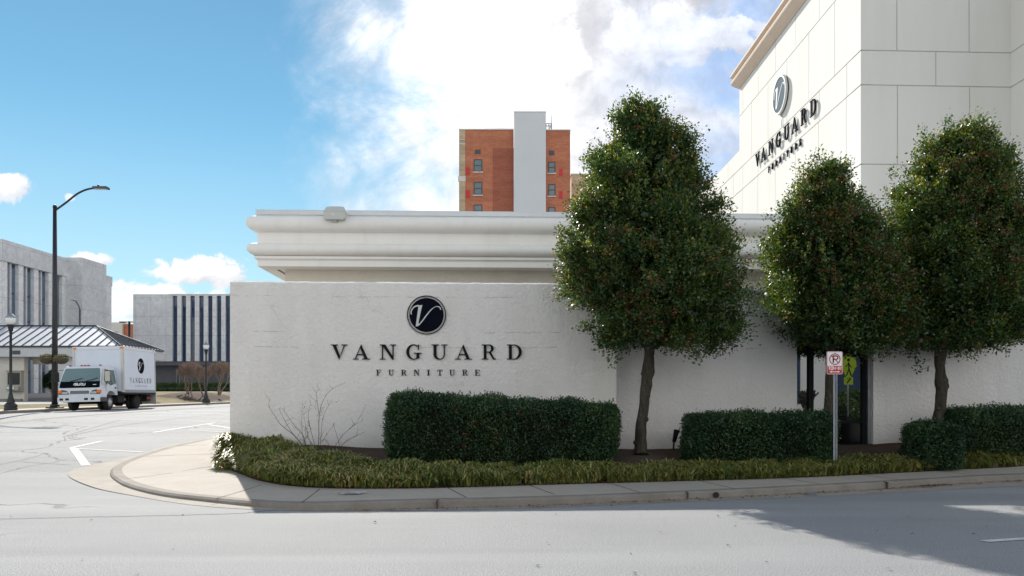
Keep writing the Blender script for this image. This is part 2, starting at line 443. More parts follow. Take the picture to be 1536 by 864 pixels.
# ------------------------------------------------------------------ 2D lettering
def arc(cx, cy, rx, ry, a0, a1, n=14):
    return [(cx+rx*math.cos(R(a0+(a1-a0)*i/n)), cy+ry*math.sin(R(a0+(a1-a0)*i/n))) for i in range(n+1)]
def ringq(o, i): return [[o[k], o[k+1], i[k+1], i[k]] for k in range(len(o)-1)]
def rc(x0, y0, x1, y1): return [(x0, y0), (x1, y0), (x1, y1), (x0, y1)]
def letter(ch):
    s = .06
    if ch == 'V': return 1.08, [[(.10, .96), (.33, .96), (.61, .19), (.54, -.01)], [(.54, -.01), (.94, .96), (.86, .96), (.61, .19)], rc(0, .945, .46, 1), rc(.70, .945, 1.08, 1)]
    if ch == 'A': return 1.12, [[(.12, .04), (.195, .04), (.475, .80), (.54, 1.01)], [(.54, 1.01), (.475, .80), (.755, .04), (.98, .04)], rc(0, 0, .36, .055), rc(.62, 0, 1.12, .055), [(.285, .29), (.67, .29), (.645, .36), (.31, .36)]]
    if ch == 'N': return 1.07, [rc(.14, .04, .215, .97), rc(.855, 0, .93, .97), [(.12, 1), (.36, 1), (.93, .12), (.93, -.01), (.83, -.01)], rc(0, .945, .30, 1), rc(0, 0, .37, .055), rc(.69, .945, 1.07, 1)]
    if ch == 'U': return 1.02, [rc(.13, .32, .33, .96), rc(.79, .32, .865, .96), rc(0, .945, .47, 1), rc(.63, .945, 1.02, 1)]+ringq(arc(.4975, .33, .3675, .345, 180, 360), arc(.56, .33, .23, .275, 180, 360))
    if ch == 'G': return 1.04, ringq(arc(.5, .5, .5, .515, 48, 318, 22), arc(.53, .5, .32, .455, 48, 318, 22))+[rc(.70, .08, .90, .42), rc(.54, .395, 1.04, .45), [(.80, .66), (.86, .66), (.88, 1.0), (.82, 1.0)], [(.70, .02), (.90, .12), (.90, .3), (.70, .12)]]
    if ch == 'R': return 1.02, [rc(.13, .04, .335, .96), rc(0, 0, .47, .055), rc(0, .945, .5, 1), rc(.33, .47, .52, .525), [(.47, .50), (.64, .50), (.90, .07), (1.02, .05), (1.0, 0), (.80, -.01)]]+ringq(arc(.5, .735, .35, .265, -90, 90), arc(.5, .735, .15, .21, -90, 90))
    if ch == 'D': return 1.02, [rc(.13, .04, .335, .96), rc(0, 0, .5, .055), rc(0, .945, .5, 1)]+ringq(arc(.48, .5, .54, .5, -90, 90), arc(.48, .5, .33, .445, -90, 90))
    if ch == 'I': return .46, [rc(.13, .04, .335, .96), rc(0, 0, .46, .055), rc(0, .945, .46, 1)]
    if ch == 'F': return .84, [rc(.13, .04, .335, .96), rc(0, 0, .48, .055), rc(0, .945, .84, 1), rc(.78, .70, .84, .97), rc(.33, .48, .60, .54), rc(.56, .38, .62, .65)]
    if ch == 'E': return .88, [rc(.13, .04, .335, .96), rc(0, 0, .88, .055), rc(0, .945, .84, 1), rc(.78, .70, .84, .97), rc(.82, .02, .88, .30), rc(.33, .48, .60, .54), rc(.56, .38, .62, .65)]
    if ch == 'T': return .96, [rc(.38, .04, .58, .96), rc(.2, 0, .76, .055), rc(0, .945, .96, 1), rc(0, .68, .06, .97), rc(.90, .68, .96, .97)]
def put_letter(fr, ch, u0, u1, v0, h, d0, d1, mat, parent):
    w, polys = letter(ch); mb = MB(); k = (u1-u0)/w
    for i, p in enumerate(polys):
        mb.prism(fr, [(u0+x*k, v0+y*h) for x, y in p], d0, d1+.0006*i)
    return mb.build('letter', mat, parent)
def ribbon(pts, wid):
    if not hasattr(wid, '__len__'): wid = [wid]*len(pts)
    L, Rr = [], []
    for i in range(len(pts)):
        a = pts[max(0, i-1)]; b = pts[min(len(pts)-1, i+1)]
        dx, dy = b[0]-a[0], b[1]-a[1]; l = math.hypot(dx, dy) or 1
        nx, ny = -dy/l*wid[i]/2, dx/l*wid[i]/2
        L.append((pts[i][0]+nx, pts[i][1]+ny)); Rr.append((pts[i][0]-nx, pts[i][1]-ny))
    return ringq(L, Rr)
def smooth_path(pts, n=5):
    out = []
    for i in range(len(pts)-1):
        p0 = pts[max(0, i-1)]; p1 = pts[i]; p2 = pts[i+1]; p3 = pts[min(len(pts)-1, i+2)]
        for k in range(n):
            t = k/n
            out.append(tuple(.5*((2*b)+(-a+c)*t+(2*a-5*b+4*c-d)*t*t+(-a+3*b-3*c+d)*t**3) for a, b, c, d in zip(p0, p1, p2, p3)))
    out.append(tuple(pts[-1])); return out
def script_v(c, r):
    q = lambda x, y: (c[0]+(x-433)/312*r, c[1]+(462-y)/312*r)
    polys = [[q(304, 312), q(366, 302), q(344, 395), q(303, 590), q(322, 612), q(260, 642)]]
    hair = smooth_path([q(262, 640), q(300, 632), q(352, 575), q(430, 470), q(500, 385), q(560, 337), q(605, 325), q(645, 342), q(660, 378)])
    n = len(hair); w = [(9+9*abs(math.sin(PI*i/(n-1)*1.5)))/312*r for i in range(n)]
    polys += ribbon(hair, w)
    sw = smooth_path([q(192, 458), q(184, 420), q(202, 374), q(243, 330), q(310, 312)])
    polys += ribbon(sw, [(16+8*i/len(sw))/312*r for i in range(len(sw))])
    return polys
def emblem(fr, c, r, d, thick, parent, disc_m, ring_m, v_m, inner=.875, ringin=.955):
    o = arc(c[0], c[1], r, r, 0, 360, 48); i_ = arc(c[0], c[1], r*ringin, r*ringin, 0, 360, 48)
    mb = MB()
    for q in ringq(o, i_): mb.prism(fr, q, d, d+thick)
    e = MB().prism(fr, arc(c[0], c[1], r*inner, r*inner, 0, 360, 48)[:-1], d, d+thick*.8).build('emblem', disc_m, parent)
    mb.build('ring', ring_m, e)
    mv = MB()
    for k, p in enumerate(script_v(c, r)): mv.prism(fr, p, d+thick*.5, d+thick*.8+.003+.00005*k)
    mv.build('letter', v_m, e)
    return e

# ------------------------------------------------------------------ ground, roads, pavement
def sheet_into(mb, outline, zf, step, mi=0):
    xs = [p[0] for p in outline]; ys = [p[1] for p in outline]
    pts = [Vector(p[:2]) for p in outline]
    n = len(pts); edges = [(i, (i+1) % n) for i in range(n)]
    def inside(x, y):
        c = False; j = n-1
        for i in range(n):
            if (pts[i].y > y) != (pts[j].y > y) and x < (pts[j].x-pts[i].x)*(y-pts[i].y)/(pts[j].y-pts[i].y)+pts[i].x: c = not c
            j = i
        return c
    extra = []
    if step:
        x = min(xs)+step*.37
        while x < max(xs):
            y = min(ys)+step*.41
            while y < max(ys):
                if inside(x, y): extra.append(Vector((x, y)))
                y += step
            x += step
    vo, eo, fo, *_ = geometry.delaunay_2d_cdt(pts+extra, edges, [list(range(n))], 1, 1e-5)
    fs = []
    for f in fo:
        a, b, c = [vo[i] for i in f[:3]]
        fs.append(list(f) if (b-a).cross(c-a) > 0 else list(f)[::-1])
    mb.add([(p.x, p.y, zf(p.x, p.y)) for p in vo], fs, mi)
def strip_into(mb, pts, width, off, mi=0, step=.6, widths=None):
    """flat painted strip along a ground polyline"""
    q = []
    for i in range(len(pts)-1):
        a, b = Vector(pts[i][:2]), Vector(pts[i+1][:2]); n = max(1, int((b-a).length/step))
        for k in range(n): q.append(a.lerp(b, k/n))
    q.append(Vector(pts[-1][:2]))
    vs, fs = [], []
    for i, p in enumerate(q):
        d = (q[min(i+1, len(q)-1)]-q[max(0, i-1)]).normalized(); nn = Vector((-d.y, d.x))*(width/2)
        for s in (1, -1):
            r = p+nn*s; vs.append((r.x, r.y, terr(r.x, r.y)+off))
    for i in range(len(q)-1): fs.append([2*i+1, 2*i+3, 2*i+2, 2*i])
    mb.add(vs, fs, mi)

def make_ground():
    def axis(segs):
        out = []
        for a, b, st in segs:
            n = max(1, round((b-a)/st)); out += [a+(b-a)*i/n for i in range(n)]
        return out+[segs[-1][1]]
    xs = axis([(-3000, -300, 300), (-300, -80, 20), (-80, -30, 1.0), (-30, 12, .5), (12, 60, 3), (60, 300, 20), (300, 3000, 300)])
    ys = axis([(-3000, -300, 300), (-300, -30, 20), (-30, 9, 3), (9, 70, .5), (70, 110, 2), (110, 300, 20), (300, 3000, 300)])
    nx, ny = len(xs), len(ys)
    v = np.array([(x, y, terr(x, y)) for y in ys for x in xs], np.float32)
    i = np.arange(nx-1)[None, :]+np.arange(ny-1)[:, None]*nx
    q = np.stack([i, i+1, i+1+nx, i+nx], -1).reshape(-1, 4)
    o = np_mesh('road', v, q, np.zeros((0, 3), int), [M['asphalt']]); tag(o, kind='structure')
make_ground()

HK = .10
# kerb line (outer top edge) from the right, round the corner, then up the side street
KPX = [(1536, 712), (1420, 718), (1300, 725), (1150, 733), (1040, 738), (900, 744), (760, 748.5), (660, 750.5), (560, 753), (460, 755.5), (385, 753), (300, 745.5), (250, 739.5), (212, 732), (186, 724), (171, 715), (166, 706), (172, 698.5), (190, 690), (215, 681), (255, 669.5), (300, 660), (345, 651)]
def hk_at(i): return interp(i, [0, 8, 10.5, 16, 22], [HK, HK, .055, .06, .10])
K = []
for i, (x, y) in enumerate(KPX):
    g = G(x, y, hk_at(i)); K.append((g[0], g[1], hk_at(i)))
K = [(60, 20.5, HK), (30, 17.2, HK), (14, 14.1, HK)]+K+[(-8.9, 30, HK), (-8.9, 45, HK), (-8.9, 80, HK)]
Ks = smooth_path([k for k in K], 6)
def polyoff(pts, d):
    out = []
    for i, p in enumerate(pts):
        a = Vector(pts[max(0, i-1)][:2]); b = Vector(pts[min(len(pts)-1, i+1)][:2]); t = (b-a).normalized()
        out.append((p[0]+t.y*d, p[1]-t.x*d))       # positive = to the right of travel
    return out
# travelling from right to left the building lies on the right hand side
inn = polyoff(Ks, .16)
# bed front edge
BPX = [(1536, 699), (1400, 706.5), (1200, 716.5), (1000, 722.5), (850, 726.5), (700, 731), (600, 733), (500, 732.5), (430, 728), (385, 720), (352, 708)]
B = [G(x, y, HK) for x, y in BPX]+[(-5.33, 13.75), (-5.42, 14.25)]
B = [(60, 22), (30, 18.7), (14, 15.6)]+B
Bs = smooth_path(B, 5)
bx = [p[0] for p in Bs[::-1]]; by = [p[1] for p in Bs[::-1]]
def hk_xy(x, y):      # kerb height of the nearest kerb point
    best = min(Ks, key=lambda p: (p[0]-x)**2+(p[1]-y)**2); d = math.hypot(best[0]-x, best[1]-y)
    return best[2]+(HK-best[2])*sst(0, 1.5, d)
WS = .052
WX0, WY0 = -5.13, 13.97
def wallY(x, rec=0.0): return WY0+WS*(x-WX0)+rec

def make_pavement():
    mb = MB()
    zf = lambda x, y: terr(x, y)+hk_xy(x, y)+.002
    outline = [p for p in inn if p[0] < 25]+[(-5.6, 80), (-5.6, 14.6)]+[p[:2] for p in Bs[::-1] if p[0] < 25]
    sheet_into(mb, outline, zf, .45, 0)
    def joint(a, b, w=.016):
        pa, pb = G(*a, HK), G(*b, HK)
        d = (Vector(pb)-Vector(pa)); n = Vector((-d.y, d.x)).normalized()*w/2
        N = 10; vs = []; fs = []
        for i in range(N+1):
            p = Vector(pa).lerp(Vector(pb), i/N)
            for s in (1, -1): r = p+n*s; vs.append((r.x, r.y, zf(r.x, r.y)+.003))
        for i in range(N): fs.append([2*i+1, 2*i+3, 2*i+2, 2*i])
        mb.add(vs, fs, 1)
    for a, b in [((218, 683), (325, 681)), ((186, 715), (330, 698)), ((316, 745), (392, 727)), ((452, 752), (480, 733)), ((668, 730), (700, 747)), ((788, 726), (832, 742)), ((912, 724), (960, 739)), ((1050, 721.5), (1105, 734)), ((1175, 717.5), (1235, 727)), ((1290, 712), (1355, 721)), ((1410, 706), (1470, 714)), ((265, 668), (344, 667))]:
        joint(a, b)
    o = mb.build('pavement', [M['concrete'], M['groove']]); tag(o, kind='structure')
    # kerb
    kb = MB(); mid = polyoff(Ks, .03); back = polyoff(Ks, .175)
    vs = []; fs = []
    for i, p in enumerate(Ks):
        z0 = terr(p[0], p[1]); h = p[2]
        o2 = polyoff(Ks[max(0, i-1):i+2], -.02)[1 if i else 0]
        vs += [(o2[0], o2[1], z0-.05), (o2[0]*.3+p[0]*.7, o2[1]*.3+p[1]*.7, z0+h-.022), (mid[i][0], mid[i][1], terr(*mid[i])+h+.004), (back[i][0], back[i][1], terr(*back[i])+h+.004), (back[i][0], back[i][1], z0-.05)]
    for i in range(len(Ks)-1):
        for k in range(4): fs.append([5*i+k, 5*i+k+1, 5*i+5+k+1, 5*i+5+k])
    kb.add(vs, fs, 0)
    # expansion cracks down the kerb face
    for px, py in [(656, 751), (1031, 738.5), (1330, 723.5)]:
        g = G(px, py, HK); kb.box(g[0]-.008, g[0]+.008, g[1]-.034, g[1]+.1, 0.0, HK+.0065, 1)
    k = kb.build('kerb', [M['kerb'], M['groove']]); tag(k, kind='structure')
    g = G(1073, 736.5, HK)
    MB().prism(frame((g[0], g[1]-.036, .052), (1, .22, 0), (0, 0, 1), (0, -1, 0)), arc(0, 0, .045, .04, 0, 360, 16)[:-1], 0, .012).build('drain_hole', M['chassis'], k)
    # gutter pan
    gp = MB()
    go = [(1536, 729), (1300, 741), (1150, 748), (1040, 752), (900, 758), (760, 763), (660, 765.5), (560, 766), (460, 766.5), (370, 764), (300, 759), (250, 752.5), (200, 744), (150, 734.5), (120, 724.5), (103, 714), (107, 706.5), (130, 699.5), (180, 689), (215, 679), (250, 669.5), (300, 659.5), (345, 650)]
    outer = smooth_path([(30, 16.7), (14, 13.6)]+[G(x, y) for x, y in go]+[(-9.3, 30), (-9.3, 60)], 4)
    poly = outer+[p for p in polyoff(Ks, .05) if p[0] < 30 and p[1] < 60][::-1]
    sheet_into(gp, poly, lambda x, y: terr(x, y)+.004+.012*max(0, 1-abs(x+6.5)/2.0)*max(0, 1-abs(y-12.5)/3), .5)
    tag(gp.build('gutter', M['gutter']), kind='structure')
make_pavement()

def make_bed():
    mb = MB(); N = 90; T = 10; vs = []; fs = []
    for i in range(N+1):
        x = -5.1+(20+5.1)*i/N
        yf = interp(x, bx, by); yb = wallY(x, 1.0 if x > 1.9 else .25)
        for k in range(T+1):
            y = yf+(yb-yf)*k/T
            vs.append((x, y-.02*(k == 0), bedz(x, y)-(.07 if k == 0 else 0)))
    for i in range(N):
        for k in range(T): a = i*(T+1)+k; fs.append([a, a+T+1, a+T+2, a+1])
    mb.add(vs, fs, 0, True)
    # wrap round the wall end
    mb.add([(-5.5, 14.6, .1), (-5.45, 14.1, .22), (-5.33, 13.7, .25), (-5.1, 13.4, .25), (-5.1, 14.6, .4)], [[0, 1, 4], [1, 2, 4], [2, 3, 4]], 0)
    o = mb.build('planting_bed', M['mulch']); tag(o, kind='structure')
def bedz(x, y):
    yf = interp(x, bx, by); yb = wallY(x, .45 if x > 1.9 else 0)
    t = min(1, max(0, (y-yf)/max(.3, yb-yf)))
    zb = interp(x, [-5.2, -1.5, 1.9, 4.5, 7.5, 12], [.47, .38, .30, .29, .37, .45])
    z = HK+terr(x, y)*.6+(zb-HK)*(t**.75)+.02*math.sin(3.1*x)*math.sin(2.3*y+1)*t
    z += .17*math.exp(-((x-2.22)**2+(y-13.3)**2)/.35)+.05*math.exp(-((x-7.8)**2+(y-14.1)**2)/.25)
    return z
make_bed()

def make_markings():
    a = MB(); w = MB()
    for pts, wd in [([(105, 672.5), (153, 662)], .11), ([(110, 672.5), (129, 698.5)], .15), ([(116, 673.2), (215, 678.5)], .07), ([(230, 649), (322, 634.5)], .11), ([(312, 637), (352, 643.5)], .10), ([(270, 644.5), (352, 649.5)], .07)]:
        strip_into(w, [G(*p) for p in pts], wd, .006)
    strip_into(w, [G(1476, 812.5), G(1620, 803)], .09, .006)
    tag(w.build('painted_lines', M['paint']), kind='structure')
    y = MB(); strip_into(y, [(-16.5, 10), (-16.4, 20), (-16.3, 30), (-16.3, 45), (-16.2, 70)], .12, .006); strip_into(y, [(-16.2, 10), (-16.1, 20), (-16.0, 30), (-16.0, 45), (-15.9, 70)], .12, .006)
    tag(y.build('centre_line', M['yellow']), kind='structure')
    s = MB(); rr = random.Random(3)
    def crack(pts, wd):
        q = []
        gp = [G(*p) for p in pts]
        for i in range(len(gp)-1):
            for k in range(14):
                t = k/14; q.append((gp[i][0]+(gp[i+1][0]-gp[i][0])*t+rr.uniform(-.02, .02), gp[i][1]+(gp[i+1][1]-gp[i][1])*t+rr.uniform(-.014, .014)))
        strip_into(s, q+[gp[-1]], wd, .005, 0, 5)
    crack([(-60, 780), (120, 776), (250, 773.5), (360, 770.5), (415, 765)], .02)
    crack([(0, 697), (35, 690), (60, 683), (66, 680)], .018); crack([(0, 676.5), (60, 673), (105, 671)], .02); crack([(32, 693), (62, 695), (108, 697.5)], .018)
    crack([(180, 630), (96, 655), (98, 662)], .025); crack([(100, 655), (170, 640), (345, 620)], .03)
    tag(s.build('road_seam', M['tar']), kind='structure')
make_markings()

# far side of the side street
FK = [(-22.6, -30), (-22.4, 22), (-22.1, 30), (-21.95, 36), (-21.85, 40), (-21.4, 48), (-20.9, 56), (-20.5, 66), (-20.2, 90)]
def make_far_side():
    kx = [p[0] for p in FK]; ky = [p[1] for p in FK]
    fk = lambda y: interp(y, ky, kx)
    kb = MB(); fs = []; vs = []
    ys = [20+i*.8 for i in range(88)]
    for y in ys:
        x = fk(y); z = terr(x, y)
        vs += [(x, y, z-.03), (x-.015, y, z+.12), (x-.04, y, z+.13), (x-.18, y, z+.13)]
    for i in range(len(ys)-1):
        for k in range(3): fs.append([4*i+k, 4*i+k+1, 4*i+5+k, 4*i+4+k])
    kb.add(vs, fs); tag(kb.build('far_kerb', M['kerb']), kind='structure')
    def band(name, f0, f1, off, mat, y0, y1, N=4, st=.8):
        mb = MB(); vs = []; fs = []; n = int((y1-y0)/st)
        for i in range(n+1):
            y = y0+(y1-y0)*i/n
            for k in range(N+1):
                x = f0(y)+(f1(y)-f0(y))*k/N; vs.append((x, y, terr(x, y)+off(x, y)))
        for i in range(n):
            for k in range(N): a = i*(N+1)+k; fs.append([a+1, a, a+N+1, a+N+2])
        mb.add(vs, fs, 0, True); return tag(mb.build(name, mat), kind='structure')
    band('far_pavement', lambda y: fk(y)-.17, lambda y: fk(y)-1.75, lambda x, y: .128, M['farwalk'], 20, 90)
    mound = lambda x, y: .135
    band('lawn', lambda y: fk(y)-1.75, lambda y: fk(y)-3.6-6.5*sst(52, 57, y), mound, M['lawn'], 20, 69, 10)
    band('mulch_mound', lambda y: fk(y)-2.4, lambda y: fk(y)-6.5, lambda x, y: .14+.12*math.sin(PI*sst(57.5, 66, y))*math.sin(PI*min(1, max(0, (fk(y)-2.4-x)/4.1))), M['mulch'], 58, 65.5, 12)
    band('parking_lane', lambda y: fk(y)-1.9, lambda y: fk(y)-40, lambda x, y: .15, M['farwalk'], 69, 74, 30)
    band('forecourt', lambda y: fk(y)-3.6, lambda y: fk(y)-40, lambda x, y: .02, M['farwalk'], 58, 68.9, 20)
make_far_side()

# ------------------------------------------------------------------ foliage generators
def unit(a): return a/np.maximum(1e-9, np.linalg.norm(a, axis=-1, keepdims=True))
def leaves(pos, axd, nrm, L, W):
    side = unit(np.cross(axd, nrm)); n2 = unit(np.cross(side, axd))
    L = L[:, None]; W = W[:, None]
    v = np.stack([pos, pos+axd*L*.5+side*W*.5+n2*W*.22, pos+axd*L, pos+axd*L*.5-side*W*.5+n2*W*.22], 1)
    q = np.arange(len(pos)*4).reshape(-1, 4)
    return v.reshape(-1, 3), q
def octa(c, r):
    d = np.array([(1, 0, 0), (-1, 0, 0), (0, 1, 0), (0, -1, 0), (0, 0, 1), (0, 0, -1)], float)
    v = (c[:, None, :]+d[None]*r[:, None, None]).reshape(-1, 3)
    f = np.array([(0, 2, 4), (2, 1, 4), (1, 3, 4), (3, 0, 4), (2, 0, 5), (1, 2, 5), (3, 1, 5), (0, 3, 5)])
    t = (np.arange(len(c))[:, None, None]*6+f[None]).reshape(-1, 3)
    return v, t

def holly(name_label, base, lean, prof_px, Y, seed, nclump, reject, bare_low=0, sprigs=()):
    g = np.random.default_rng(seed)
    root = thing('holly_tree', base, name_label, 'tree', 'holly trees along the white wall')
    rr = random.Random(seed)
    sc = Y/FPX
    ys = np.array([p[0] for p in prof_px], float)
    zz = (HC+(HY-ys)*sc)-base[2]
    xl = (np.array([p[1] for p in prof_px], float)-CX)*sc-base[0]
    xr = (np.array([p[2] for p in prof_px], float)-CX)*sc-base[0]
    o = np.argsort(zz); zz, xl, xr = zz[o], xl[o], xr[o]
    ztop, zbot = zz[-1]-.24, zz[0]+.15
    dd = np.array([.20*sst(.35, .85, (z-zbot)/(ztop-zbot)) for z in zz]); dd = np.minimum(dd, .42*(xr-xl)); xl, xr = xl+dd, xr-dd
    # trunk
    tb = MB(); tx = .5*(xl+xr)
    cz = zbot+.35*(ztop-zbot)
    cxm = float(np.interp(cz, zz, tx))
    # lean: list of (z, x, r)
    path = [(x, 0.02*math.sin(i*1.7), z) for i, (z, x, r) in enumerate(lean)]; rad = [r for z, x, r in lean]
    top = (float(np.interp(zbot+.8*(ztop-zbot), zz, tx)), 0, zbot+.8*(ztop-zbot))
    last = path[-1]
    mid = [tuple(last[k]+(top[k]-last[k])*t for k in range(3)) for t in (.35, .7, 1)]
    sp = smooth_path(path+mid, 4); sr = smooth_path([(r, 0, 0) for r in rad+[rad[-1]*.7, rad[-1]*.4, .015]], 4)
    jj = [(p[0]+rr.uniform(-.006, .006), p[1]+rr.uniform(-.006, .006), p[2]) for p in sp]
    b = Vector(base)
    tb.tube([Vector(p)+b for p in jj], [r[0]*(1+rr.uniform(-.05, .05)) for r in sr], 12)
    # knots
    for i in (5, 9, 13):
        if i < len(jj):
            a = rr.uniform(0, 6.28); p = Vector(jj[i])+b; d = Vector((math.cos(a), -abs(math.sin(a)), .25)); r = sr[i][0]
            tb.tube([p+d*r*.3, p+d*r*.95, p+d*r*1.25], [r*.55, r*.5, r*.25], 8)
    for i in range(16):
        a = 2*PI*i/16*1.9+rr.uniform(0, .5); z = zbot-.12+rr.random()*(ztop-zbot)*.55
        c0 = Vector((float(np.interp(z, [p[2] for p in sp], [p[0] for p in sp])), 0, z))
        zz1 = z+.45+rr.random()*.5; rx = .5*float(np.interp(zz1, zz, xr-xl))*.75
        cc = float(np.interp(zz1, zz, tx))
        e = Vector((cc+rx*math.cos(a), rx*.85*math.sin(a), zz1))
        m = c0.lerp(e, .5)+Vector((0, 0, .1))
        tb.tube([c0+b-Vector((0, 0, .12)), m+b, e+b], [.05, .03, .012], 6)
    tb.build('trunk', M['bark'], root)
    # clumps
    w = (xr-xl)+.1
    zs = np.linspace(zbot, ztop, 200); ww = np.interp(zs, zz, w)**1.15; cdf = np.cumsum(ww); cdf /= cdf[-1]
    def clumps(n, qlo, qhi, pw):
        z = np.interp(g.random(n), cdf, zs); th = g.random(n)*2*PI
        l = np.interp(z, zz, xl); r_ = np.interp(z, zz, xr); c = .5*(l+r_); h = .5*(r_-l)
        lump = 1+.06*np.sin(3*th+2.1*z+seed)+.06*np.sin(5*th-3.7*z)+.07*np.sin(8*z+2*th+seed)
        q = (qhi-(qhi-qlo)*g.random(n)**pw)*lump
        x = c+h*q*np.cos(th); y = .93*h*q*np.sin(th)
        od = unit(np.stack([np.cos(th), np.sin(th), .35+.5*(z-zbot)/(ztop-zbot)+0*z], 1))
        return np.stack([x, y, z], 1), od
    Bq_, Bo = clumps(int(nclump*.085), .68, .88, 1.2)
    nb = g.integers(8, 15, len(Bq_)); bi_ = np.repeat(np.arange(len(Bq_)), nb); br = g.uniform(.10, .20, len(Bq_))
    br *= np.clip(1.25-.75*(Bq_[:, 2]-zbot)/(ztop-zbot), .45, 1)
    Cb = Bq_[bi_]+g.normal(0, 1, (len(bi_), 3))*br[bi_][:, None]*np.array([1, 1, .8])+Bo[bi_]*.03
    Ob = unit(Bo[bi_]*.6+(Cb-Bq_[bi_])*3)
    Cf, Of = clumps(int(nclump*.55), .52, .82, 1.2)
    C = np.concatenate([Cb, Cf]); O = np.concatenate([Ob, Of])
    # twig ends that stand proud of the outline
    C2, O2 = clumps(int(nclump*.26), .74, .90, 1)
    nl = g.integers(34, 62, len(C)); idx = np.repeat(np.arange(len(C)), nl)
    spread = g.uniform(.05, .085, len(C))
    p1 = C[idx]+g.normal(0, 1, (len(idx), 3))*spread[idx][:, None]+O[idx]*g.uniform(-.12, .10, (len(idx), 1))
    o1 = O[idx]; tone1 = g.normal(0, .10, len(C))[idx]
    idx2 = np.repeat(np.arange(len(C2)), 22)
    tt = np.tile(np.linspace(0, 1, 22), len(C2))
    tw = unit(O2*.8+np.array([0, 0, .7])+g.normal(0, .28, (len(C2), 3)))
    p2 = C2[idx2]+tw[idx2]*(tt*(g.uniform(.10, .24, len(C2))+.12*(g.random(len(C2)) < .25))[idx2])[:, None]+g.normal(0, .018, (len(idx2), 3))
    o2 = tw[idx2]; tone2 = np.full(len(idx2), .20)  # paler tips: new growth, and sunlit ends put into the tone
    pc, oc = clumps(8500, .05, .74, .8)
    pos = np.concatenate([p1, p2]); od = np.concatenate([o1, o2]); tone = np.concatenate([tone1, tone2])
    for (px0, py0, px1, py1, n) in sprigs:
        A = np.array(P(px0, py0, Y-.1))-np.array(base); Bq = np.array(P(px1, py1, Y-.35))-np.array(base)
        t = g.random((n, 1)); q = A+(Bq-A)*t+g.normal(0, .06, (n, 3)); pos = np.concatenate([pos, q]); od = np.concatenate([od, np.repeat(unit(Bq-A)[None], n, 0)]); tone = np.concatenate([tone, np.full(n, -.05)])
    n = len(pos)
    axd = unit(od*.7+g.normal(0, .62, (n, 3))); nrm = unit(od*.5+np.array([0, 0, .5])+g.normal(0, .6, (n, 3)))
    L = g.uniform(.030, .072, n); W = L*g.uniform(.5, .68, n)
    rnd = np.clip(.44+tone+g.normal(0, .20, n)+.07*(pos[:, 2]-zbot)/(ztop-zbot), 0, 1)  # tone rises with height: young leaves plus sunlit top put into colour
    m = len(pc)
    pos = np.concatenate([pos, pc]); axd = np.concatenate([axd, unit(g.normal(0, 1, (m, 3)))]); nrm = np.concatenate([nrm, unit(g.normal(0, 1, (m, 3)))])
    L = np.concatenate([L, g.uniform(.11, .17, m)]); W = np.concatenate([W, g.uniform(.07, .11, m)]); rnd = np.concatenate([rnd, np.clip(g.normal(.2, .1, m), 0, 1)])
    wp = pos+np.array(base)
    keep = ~reject(wp)
    pos, axd, nrm, L, W, rnd = pos[keep], axd[keep], nrm[keep], L[keep], W[keep], rnd[keep]
    v, q = leaves(pos, axd, nrm, L, W)
    # berries, in bunches, thicker on one side
    cand = np.where(g.random(len(C)) < np.clip(.21+.20*np.sin(2*C[:, 0]+1.3*C[:, 2]+seed), .06, .6))[0]
    bc = C[cand]+O[cand]*g.uniform(.03, .12, (len(cand), 1))
    bi = np.repeat(np.arange(len(bc)), g.integers(7, 22, len(bc)))
    bp = bc[bi]+g.normal(0, .05, (len(bi), 3))
    bp = bp[~reject(bp+np.array(base))]
    bv, bt = octa(bp, g.uniform(.008, .0125, len(bp)))
    V = np.concatenate([v, bv]); bt = bt+len(v)
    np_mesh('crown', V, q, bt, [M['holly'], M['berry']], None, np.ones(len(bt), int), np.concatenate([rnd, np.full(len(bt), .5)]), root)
    return root

def rej(wp):
    x, y, z = wp[:, 0], wp[:, 1], wp[:, 2]
    wy = np.where(x < 1.97, WY0+WS*(x-WX0), WY0+.45+WS*(x-WX0))
    return (z < 3.52) & (y > wy-.02)
T1 = [(138, 966, 980), (150, 950, 1000), (165, 932, 1010), (180, 912, 1022), (205, 898, 1040), (230, 885, 1052), (260, 870, 1064), (300, 856, 1082), (340, 843, 1096), (380, 833, 1108), (420, 843, 1117), (450, 868, 1118), (480, 888, 1113), (500, 897, 1112), (514, 905, 1098), (526, 930, 1030)]
T2 = [(228, 1220, 1232), (245, 1213, 1280), (262, 1202, 1284), (285, 1186, 1296), (310, 1170, 1304), (340, 1160, 1326), (380, 1151, 1346), (420, 1150, 1364), (460, 1162, 1368), (490, 1180, 1362), (510, 1200, 1352), (528, 1225, 1320)]
T3 = [(178, 1416, 1434), (192, 1398, 1462), (208, 1384, 1492), (230, 1370, 1512), (260, 1350, 1530), (300, 1334, 1544), (340, 1324, 1560), (380, 1326, 1572), (420, 1332, 1578), (460, 1342, 1578), (490, 1346, 1562), (510, 1352, 1520), (530, 1368, 1440)]
holly('tall conical holly tree with red berries, its bare trunk between the two clipped hedges', (2.22, 13.2, bedz(2.22, 13.2)-.03), [(0, 0, .135), (.12, -.01, .11), (.5, -.0, .095), (.9, .05, .09), (1.3, .1, .10), (1.45, .12, .115), (1.7, .14, .085), (2.1, .14, .10)], T1, 13.2, 5, 1750, rej,
      sprigs=[(910, 500, 902, 520, 90), (1090, 480, 1112, 492, 160), (1000, 500, 1012, 518, 120), (1075, 495, 1100, 508, 120)])
